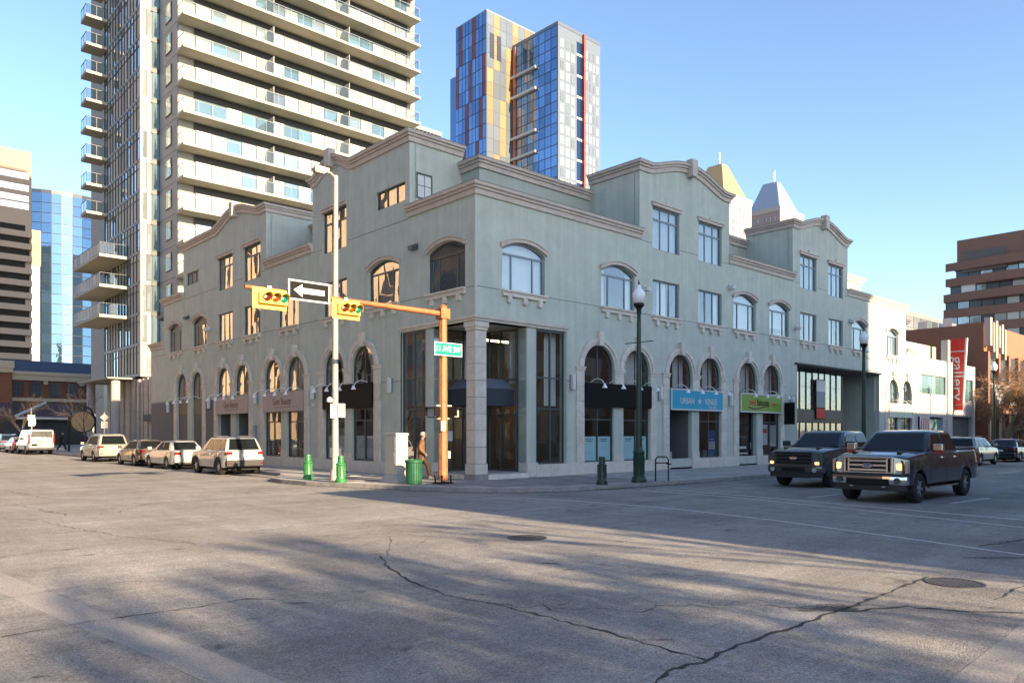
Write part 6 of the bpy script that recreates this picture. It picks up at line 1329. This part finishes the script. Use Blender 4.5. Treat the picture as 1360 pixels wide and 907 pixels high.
# ---- cars seen from behind along the side street
def suv(label, paintm, L=4.65, hw=.92, zr=1.68, clad='plastic', glassm='car_glass', group=None, name='parked_suv', facing='rear'):
    P = dict(xf=.88, xr=-(L-.88), wb=2.72, hw=hw, sill=.34, r=.35, tw=.24, Ra=.41, paint=paintm, clad=clad, crown=.03, nose=.13, rglass=glassm, sglass='car_glass',
        top=[(.88,.86),(.6,.98),(-.3,1.06),(-.6,1.08),(-(L-1.3),1.12),(-(L-.88),1.08)], gh=dict(xb=(-.45,-(L-.98)), xr=(-1.25,-(L-1.28)), wb=hw*.92, wr=hw*.72, zb=1.07, zr=zr, side=[(-.95,-1.85,-1.32,-1.85),(-1.93,-2.75,-1.93,-2.72),(-2.83,-3.32,-2.80,-3.12)], doors=[(-.62,-1.88),(-1.9,-2.8)]))
    S = Car(name, label, 'car', P, group); r = P['xr']
    S.bx('bumper', clad or paintm, r-.07,-hw*.93,.38,r+.16,hw*.93,.66,.05); S.bx('bumper_top', paintm, r-.05,-hw*.92,.66,r+.16,hw*.92,.80,.03)
    for sd in (-1,1):
        S.bx('tail_lamp', 'tail_red', r-.02,sd*hw*.78-.13,.92,r+.20,sd*hw*.78+.145,1.04,.02); S.bx('headlight', 'head_lens', .70,sd*hw*.76-.13,.72,.87,sd*hw*.76+.11,.86,.03); S.bx('reflector', 'tail_red', r-.075,sd*hw*.8-.08,.5,r-.06,sd*hw*.8+.08,.55); S.bx('roof_rail', 'steel', -3.0,sd*hw*.62-.015,zr+.02,-1.5,sd*hw*.62+.015,zr+.06,.01)
    S.bx('number_plate', 'plate_white', r-.03,-.17,.80,r-.005,.17,.95); S.bx('spoiler', paintm, -(L-1.24),-hw*.64,zr-.05,-(L-1.42)-.12,hw*.64,zr-.0,.015) if False else None
    S.bx('grille', 'black', .86,-.45,.55,.93,.45,.78,.02); S.mirrors(-.72, 1.16, paintm); return S
def sedan(label, paintm, group=None, L=4.75, hw=.90, stripe=False):
    P = dict(xf=.92, xr=-(L-.92), wb=2.78, hw=hw, sill=.28, r=.33, tw=.22, Ra=.38, paint=paintm, crown=.025, nose=.14,
        top=[(.92,.66),(.6,.80),(-.35,.93),(-.6,.95),(-2.9,1.0),(-3.2,1.02),(-(L-.92),.98)], gh=dict(xb=(-.42,-3.42), xr=(-1.32,-2.72), wb=hw*.90, wr=hw*.66, zb=.96, zr=1.45, side=[(-.98,-1.82,-1.42,-1.82),(-1.90,-2.85,-1.90,-2.62)], doors=[(-.6,-1.85),(-1.87,-2.75)]))
    S = Car('parked_sedan', label, 'car', P, group); r = P['xr']
    for sd in (-1,1): S.bx('tail_lamp', 'tail_red', r-.015,sd*hw*.72-.16,.76,r+.22,sd*hw*.72+.17,.90,.02); S.bx('headlight', 'head_lens', .72,sd*hw*.76-.14,.58,.91,sd*hw*.76+.1,.70,.03)
    S.bx('bumper', paintm, r-.06,-hw*.92,.36,r+.15,hw*.92,.62,.05); S.bx('valance', 'plastic', r-.065,-hw*.7,.28,r+.1,hw*.7,.38,.02); S.bx('number_plate', 'plate_white', r-.02,-.17,.68,r-.003,.17,.80); S.bx('grille', 'black', .89,-.4,.40,.95,.4,.58,.02)
    S.mirrors(-.70, 1.04, paintm); return S
UP = math.pi/2                     # heading +Y, away from the viewer
PK = -4.0
G_ = 'cars parked along the side street'
def rear_at(S, y): S.place(PK, y-S.P['xr'], UP)
rear_at(suv('white sport utility car with black lower trim, the parked car closest to the kerb bulb', 'paint_white', L=4.4, group=G_), 11.2)
rear_at(sedan('white sedan with dark rear window parked behind the white sport utility car', 'paint_white', G_), 17.85)
rear_at(sedan('bronze-brown sedan parked between the white sedan and the silver sport utility car', 'paint_bronze', G_, L=4.4), 23.6)
rear_at(suv('silver-beige sport utility car parked ahead of the bronze sedan', 'paint_silver', L=4.8, hw=.96, zr=1.75, clad=None, group=G_), 31.4)
def van(label, paintm):
    P = dict(xf=.85, xr=-4.75, wb=3.43, hw=1.0, sill=.42, r=.37, tw=.24, Ra=.43, paint=paintm, crown=.02, nose=.10, rglass='car_glass_light',
        top=[(.85,.92),(.5,1.08),(-.3,1.16),(-4.75,1.2)], gh=dict(xb=(-.25,-4.74), xr=(-1.2,-4.66), wb=.985, wr=.88, zb=1.15, zr=2.1, side=[(-.8,-1.7,-1.25,-1.7)], doors=[(-.5,-1.8)], rt0=.35))
    S = Car('cargo_van', label, 'van', P); r = P['xr']
    for sd in (-1,1): S.bx('tail_lamp', 'tail_red', r-.02,sd*.92-.05,.95,r+.1,sd*.92+.07,1.75,.015)
    S.bx('rear_door_seam', 'black', r-.012,-.008,.5,r+.02,.008,2.0); S.bx('bumper', 'plastic', r-.14,-.97,.42,r+.05,.97,.60,.02); S.bx('number_plate', 'sign_black', r-.02,.35,.75,r-.004,.75,.92); S.bx('grille', 'black', .82,-.6,.6,.9,.6,.85); S.mirrors(-.55, 1.35, 'plastic', 1.2)
    return S
v_ = van('white cargo van parked far up the side street with its rear doors shut', 'paint_white'); v_.place(-4.0, 52.6+4.75, UP)
rear_at(sedan('red car parked ahead of the white cargo van', 'paint_red', G_), 60); rear_at(suv('blue car parked farthest up the side street', 'paint_blue', group=G_), 67)
# cars far along the avenue, facing the viewer's side or parked
a_ = suv('grey hatchback seen from behind past the black pickup', 'paint_silver', L=4.4, zr=1.6, clad=None, name='grey_hatchback'); a_.place(33.5+.0, -7.0, 0)
b_ = sedan('dark navy sedan ahead of the grey hatchback on the avenue', 'paint_navy'); b_.place(41.5, -7.0, 0)
c_ = suv('white car at the far right beyond the navy sedan', 'paint_white', L=4.7, clad=None, name='white_car'); c_.place(50.0, -7.2, 0)
# ------------------------------------------------------------------ people
mat('skin', (.45,.27,.19), .6, var=.05); mat('hair_grey', (.45,.43,.40), .8); mat('coat_brown', (.24,.12,.055), .85, var=.15, scale=8, bump=.3, bscale=30); mat('trousers', (.10,.06,.045), .9, var=.1); mat('shoe', (.35,.30,.26), .6); mat('cloth_black', (.012,.012,.014), .9); mat('hair_dark', (.03,.02,.015), .7); mat('cloth_blue', (.03,.05,.10), .9)
def skin_mesh(name, J, E, m, par_, sub=2):
    """J: {joint: (x,y,z,r)}; E: edges; a continuous skinned surface"""
    me = bpy.data.meshes.new(name); ks = list(J); me.from_pydata([J[k][:3] for k in ks], [(ks.index(a), ks.index(b)) for a, b in E], [])
    o = bpy.data.objects.new(name, me); col.objects.link(o); sk = o.modifiers.new('s', 'SKIN'); sk.use_smooth_shade = True
    for i, k in enumerate(ks):
        r = J[k][3]; r = r if isinstance(r, tuple) else (r, r); sv = me.skin_vertices[0].data[i]; sv.radius = r; sv.use_root = (i == 0)
    sb = o.modifiers.new('d', 'SUBSURF'); sb.levels = sub; sb.render_levels = sub
    dg = bpy.context.evaluated_depsgraph_get(); m2 = bpy.data.meshes.new_from_object(o.evaluated_get(dg)); bpy.data.objects.remove(o); m2.materials.clear(); m2.materials.append(MATS[m]); m2.name = name
    m2.polygons.foreach_set('use_smooth', [True]*len(m2.polygons))
    r = bpy.data.objects.new(name, m2); link(r, par_); return r
def person(x, y, ang, label, coat, legs, hair, shoe, stride=.30, h=1.74, lean=.03, z=SW, group=None, long=True):
    """walks towards local +x"""
    t = thing('person', label, 'person', (x,y,z), group, local=True); t.rotation_euler = (0,0,ang); k = h/1.74; t.scale = (k,k,k)
    s = stride
    hipz = .92-.06*s/.3*.5
    legJ = {}
    def leg(sd, fx, back):
        y0 = .09*sd; kx = fx*.55+(.10 if not back else .06); kz = .50 if not back else .47; az = .09 if not back else .15
        return (0,y0,hipz),(kx*.9,y0,kz),(fx,y0,az),(fx+.14,y0,.05 if not back else .06)
    Lf, Lb = leg(1, s, False), leg(-1, -s, True)
    ln = lambda zz: lean*(zz-.9)/.8
    body = {'pelvis':(0,0,hipz+.03,(.12,.10)),'waist':(ln(1.08),0,1.08,(.12,.10)),'chest':(ln(1.32),0,1.32,(.15,.115)),'neck0':(ln(1.46),0,1.46,(.07,.07)),'neck':(ln(1.52)+.01,0,1.53,(.052,.055)),'jaw':(ln(1.6)+.035,0,1.58,(.06,.065)),'head':(ln(1.65)+.03,0,1.655,(.083,.095)),'crown':(ln(1.7)+.015,0,1.715,(.06,.07))}
    E = [('pelvis','waist'),('waist','chest'),('chest','neck0'),('neck0','neck'),('neck','jaw'),('jaw','head'),('head','crown')]
    arms = {}
    for sd, n in ((1,'l'),(-1,'r')):
        sw = -.10*sd*(s/.3)                     # arms counter to the legs, hands in the coat pockets
        arms['sh'+n] = (ln(1.42),.17*sd,1.41,.06); arms['el'+n] = (ln(1.15)-.10+sw*.4,.25*sd,1.14,.045); arms['wr'+n] = (.10+sw*.3,.22*sd,.98,.034); arms['pm'+n] = (.15+sw*.3,.19*sd,.93,(.03,.04))
        E += [('chest','sh'+n),('sh'+n,'el'+n),('el'+n,'wr'+n),('wr'+n,'pm'+n)]
        for q in range(4): arms['f%d%s' % (q,n)] = (.185+sw*.3+.004*q,(.205-.018*q)*sd,.875-(.012 if q in (1,2) else 0),.0095); E.append(('pm'+n,'f%d%s' % (q,n)))
        arms['th'+n] = (.19+sw*.3,.165*sd,.935,.011); E.append(('pm'+n,'th'+n))
    legs_ = {}
    for n, L_ in (('l',Lf),('r',Lb)):
        for q, (p, r) in enumerate(zip(L_, (.085,.058,.042,.035))): legs_['%s%d' % (n,q)] = (*p, r)
        E += [('pelvis',n+'0')]+[(n+str(q), n+str(q+1)) for q in range(3)]
    b = skin_mesh('body', {**body, **arms, **legs_}, E, 'skin', t)
    g = {kk: (v[0],v[1],v[2],tuple(np+.022 for np in (v[3] if isinstance(v[3],tuple) else (v[3],v[3])))) for kk, v in {**body, **arms, **legs_}.items()}
    g['hem'] = (-.01,0,.70 if long else .84,(.19,.15)); g['pelvis'] = (0,0,hipz+.03,(.175,.14)); g['collar'] = (ln(1.5),0,1.505,(.085,.08))
    CJ = {k_: g[k_] for k_ in ('pelvis','waist','chest','neck0','collar','hem')}; CE = [('pelvis','waist'),('waist','chest'),('chest','neck0'),('neck0','collar'),('pelvis','hem')]
    for n in 'lr':
        for q in ('sh','el','wr'): CJ[q+n] = g[q+n]
        wv = g['wr'+n]; CJ['cuff'+n] = (wv[0]+.05, wv[1]*.9, wv[2]-.05, (.05,.055)); CE += [('chest','sh'+n),('sh'+n,'el'+n),('el'+n,'wr'+n),('wr'+n,'cuff'+n)]
    skin_mesh('coat', CJ, CE, coat, b)
    TJ = {'pelvis':(0,0,hipz,(.135,.115))}; TE = []
    for n in 'lr':
        for q in range(3): v = g['%s%d' % (n,q)]; TJ['%s%d' % (n,q)] = (v[0],v[1],v[2]+(.02 if q == 2 else 0), tuple(a+(.012 if q else 0) for a in v[3]))
        TE += [('pelvis',n+'0'),(n+'0',n+'1'),(n+'1',n+'2')]
    skin_mesh('trousers', TJ, TE, legs, b)
    for n, L_ in (('l',Lf),('r',Lb)): skin_mesh('shoe', {'a':(L_[2][0]-.05,L_[2][1],L_[2][2]-.035,(.05,.05)),'b':(L_[2][0]+.06,L_[2][1],L_[3][2]-.005,(.048,.042)),'c':(L_[3][0]+.04,L_[3][1],L_[3][2]-.005,(.036,.03))}, [('a','b'),('b','c')], shoe, b)
    hx = ln(1.65)+.03; HM = MB(); rows = 7; seg = 14
    vs = []; fs = []
    for i in range(rows+1):
        th = math.pi*.62*i/rows
        for j in range(seg):
            ph = 2*math.pi*j/seg; fr = 1 if math.cos(ph) < .35 else .55
            tt = th*fr; vs.append((hx-.018+.103*math.sin(tt)*math.cos(ph)*1.08, .092*math.sin(tt)*math.sin(ph), 1.655+.012+.108*math.cos(tt)))
    for i in range(rows):
        for j in range(seg): fs.append((i*seg+j, i*seg+(j+1)%seg, (i+1)*seg+(j+1)%seg, (i+1)*seg+j))
    HM.add(vs, fs).build('hair', hair, b, smooth=80)
    fx = hx+.088
    MB().add([(fx-.004,-.014,1.632),(fx-.004,.014,1.632),(fx+.026,0,1.628),(fx-.002,0,1.672)], [(0,1,2),(0,2,3),(1,3,2)]).build('nose', 'skin', b)
    for sd in (-1,1): MB().lathe([(.001,-.006),(.011,-.003),(.011,.003),(.001,.006)], 0, 0, 8).build('eye', 'cloth_black', b).location = (fx-.008,sd*.033,1.662); MB().box(hx-.02,sd*.088-.006,1.63,hx+.012,sd*.088+.012,1.685).build('ear', 'skin', b, bevel=.006)
    MB().box(fx-.02,-.022,1.598,fx-.004,.022,1.606).build('mouth', 'tail_red', b)
    return t
person(-1.35, 1.55, R_(-40), 'person in a tan-brown coat and dark trousers walking behind the litter bin', 'coat_brown', 'trousers', 'hair_grey', 'shoe', .30, 1.76, .05)
person(-1.3, 58.6, R_(-20), 'person in black striding across the pavement behind the van', 'cloth_black', 'cloth_black', 'hair_dark', 'shoe', .36, 1.78, .08, group=None)
person(-1.9, 60.0, R_(10), 'second person in dark blue walking close beside the striding person in black', 'cloth_blue', 'cloth_black', 'hair_dark', 'shoe', .2, 1.72)
person(-1.2, 50.5, R_(200), 'person in a dark jacket standing by the barrel sign', 'cloth_black', 'cloth_blue', 'hair_dark', 'shoe', .08, 1.74, long=False)

# ------------------------------------------------------------------ bare trees
mat('bark', (.14,.10,.07), .9, var=.25, scale=6, bump=.4); mat('twig', (.26,.16,.09), .9, var=.2, scale=3); mat('bark_dark', (.06,.05,.045), .9)
def tree(x, y, h, spread, label, seed, twigs=3, r0=.28, up_=.5, m='bark', tm='twig', droop=0., group=None, lev=6, z=SW, thin=1.):
    rnd = random.Random(seed); t = thing('bare_tree', label, 'tree', (x,y,z), group); tr = MB(); cr = MB()
    def grow(p, d, L, r, lv):
        n = 4; pts = [p]; rr = [r]; q = p.copy(); dd = d.copy()
        for k in range(n):
            dd = (dd+Vector((rnd.gauss(0,.12), rnd.gauss(0,.12), rnd.gauss(0,.08)+(.05*up_ if lv < lev-1 else -droop*.35)))).normalized(); q = q+dd*L/n; pts.append(q.copy()); rr.append(r*(1-.35*(k+1)/n))
        (tr if lv <= 1 else cr).tube(pts, rr, 7 if lv <= 1 else (5 if lv == 2 else 3), caps=False)
        if lv >= lev: return
        nb = 3 if lv < 2 else twigs
        for k in range(nb+(1 if lv == 1 else 0)):
            i = rnd.choice((2,3,4)) if k else 4
            a = rnd.uniform(0, 2*math.pi); sp = rnd.uniform(.35,.85)*spread
            o = dd.orthogonal().normalized(); o.rotate(Matrix.Rotation(a, 3, dd)); nd = (dd+o*sp).normalized()
            grow(pts[i], nd, L*rnd.uniform(.62,.82), max(.006*thin, rr[i]*rnd.uniform(.5,.68)), lv+1)
    grow(Vector((x,y,z)), Vector((rnd.gauss(0,.04),rnd.gauss(0,.04),1)), h*.30, r0, 0)
    tr.build('trunk', m, t, fix=False, smooth=60); cr.build('crown', tm, t, fix=False, smooth=60); return t
tree(55.6, -2.5, 8.6, 1.15, 'dense tangled bare brown tree beside the brick building', 5, twigs=5, r0=.26, m='bark', droop=.6, lev=6, thin=1.6)
tree(61.5, -2.6, 9.5, 1.1, 'second tangled bare tree farther along the avenue past the brick building', 9, twigs=4, r0=.26, droop=.5, lev=6, thin=1.6)
tree(-1.9, 47.0, 6, .8, 'small dark bare street tree by the condominium podium', 12, twigs=3, r0=.09, m='bark_dark', tm='bark_dark', lev=5)
tree(-2.4, 70.0, 7, .8, 'slim dark bare street tree beside the white cargo van', 14, twigs=3, r0=.11, m='bark_dark', tm='bark_dark', lev=5)
for k, (x, y, h, sd, th) in enumerate(((-16.6,-62,21,31,14),(-12.6,-72,24,32,14),(-9.2,-50,17,33,12),(-14.6,-46,15,34,12),(-7.0,-37,11.5,36,7),(-10.9,-36,11,37,6))):  # last two are unseen trees added to break up the shop row's shadow edge
    tree(x, y, h, .8, 'tall bare street tree behind the viewer, %s' % ('by the west kerb','farthest down the street','next to the low shop row','standing in the middle of the group','added close to the shop row corner to break up its shadow edge','small, added closest to the crossing to dapple the shade')[k], sd, twigs=3, r0=.5 if h > 14 else .25, m='bark_dark', tm='bark_dark', lev=5, z=0, thin=th, group='bare street trees south of the crossing')
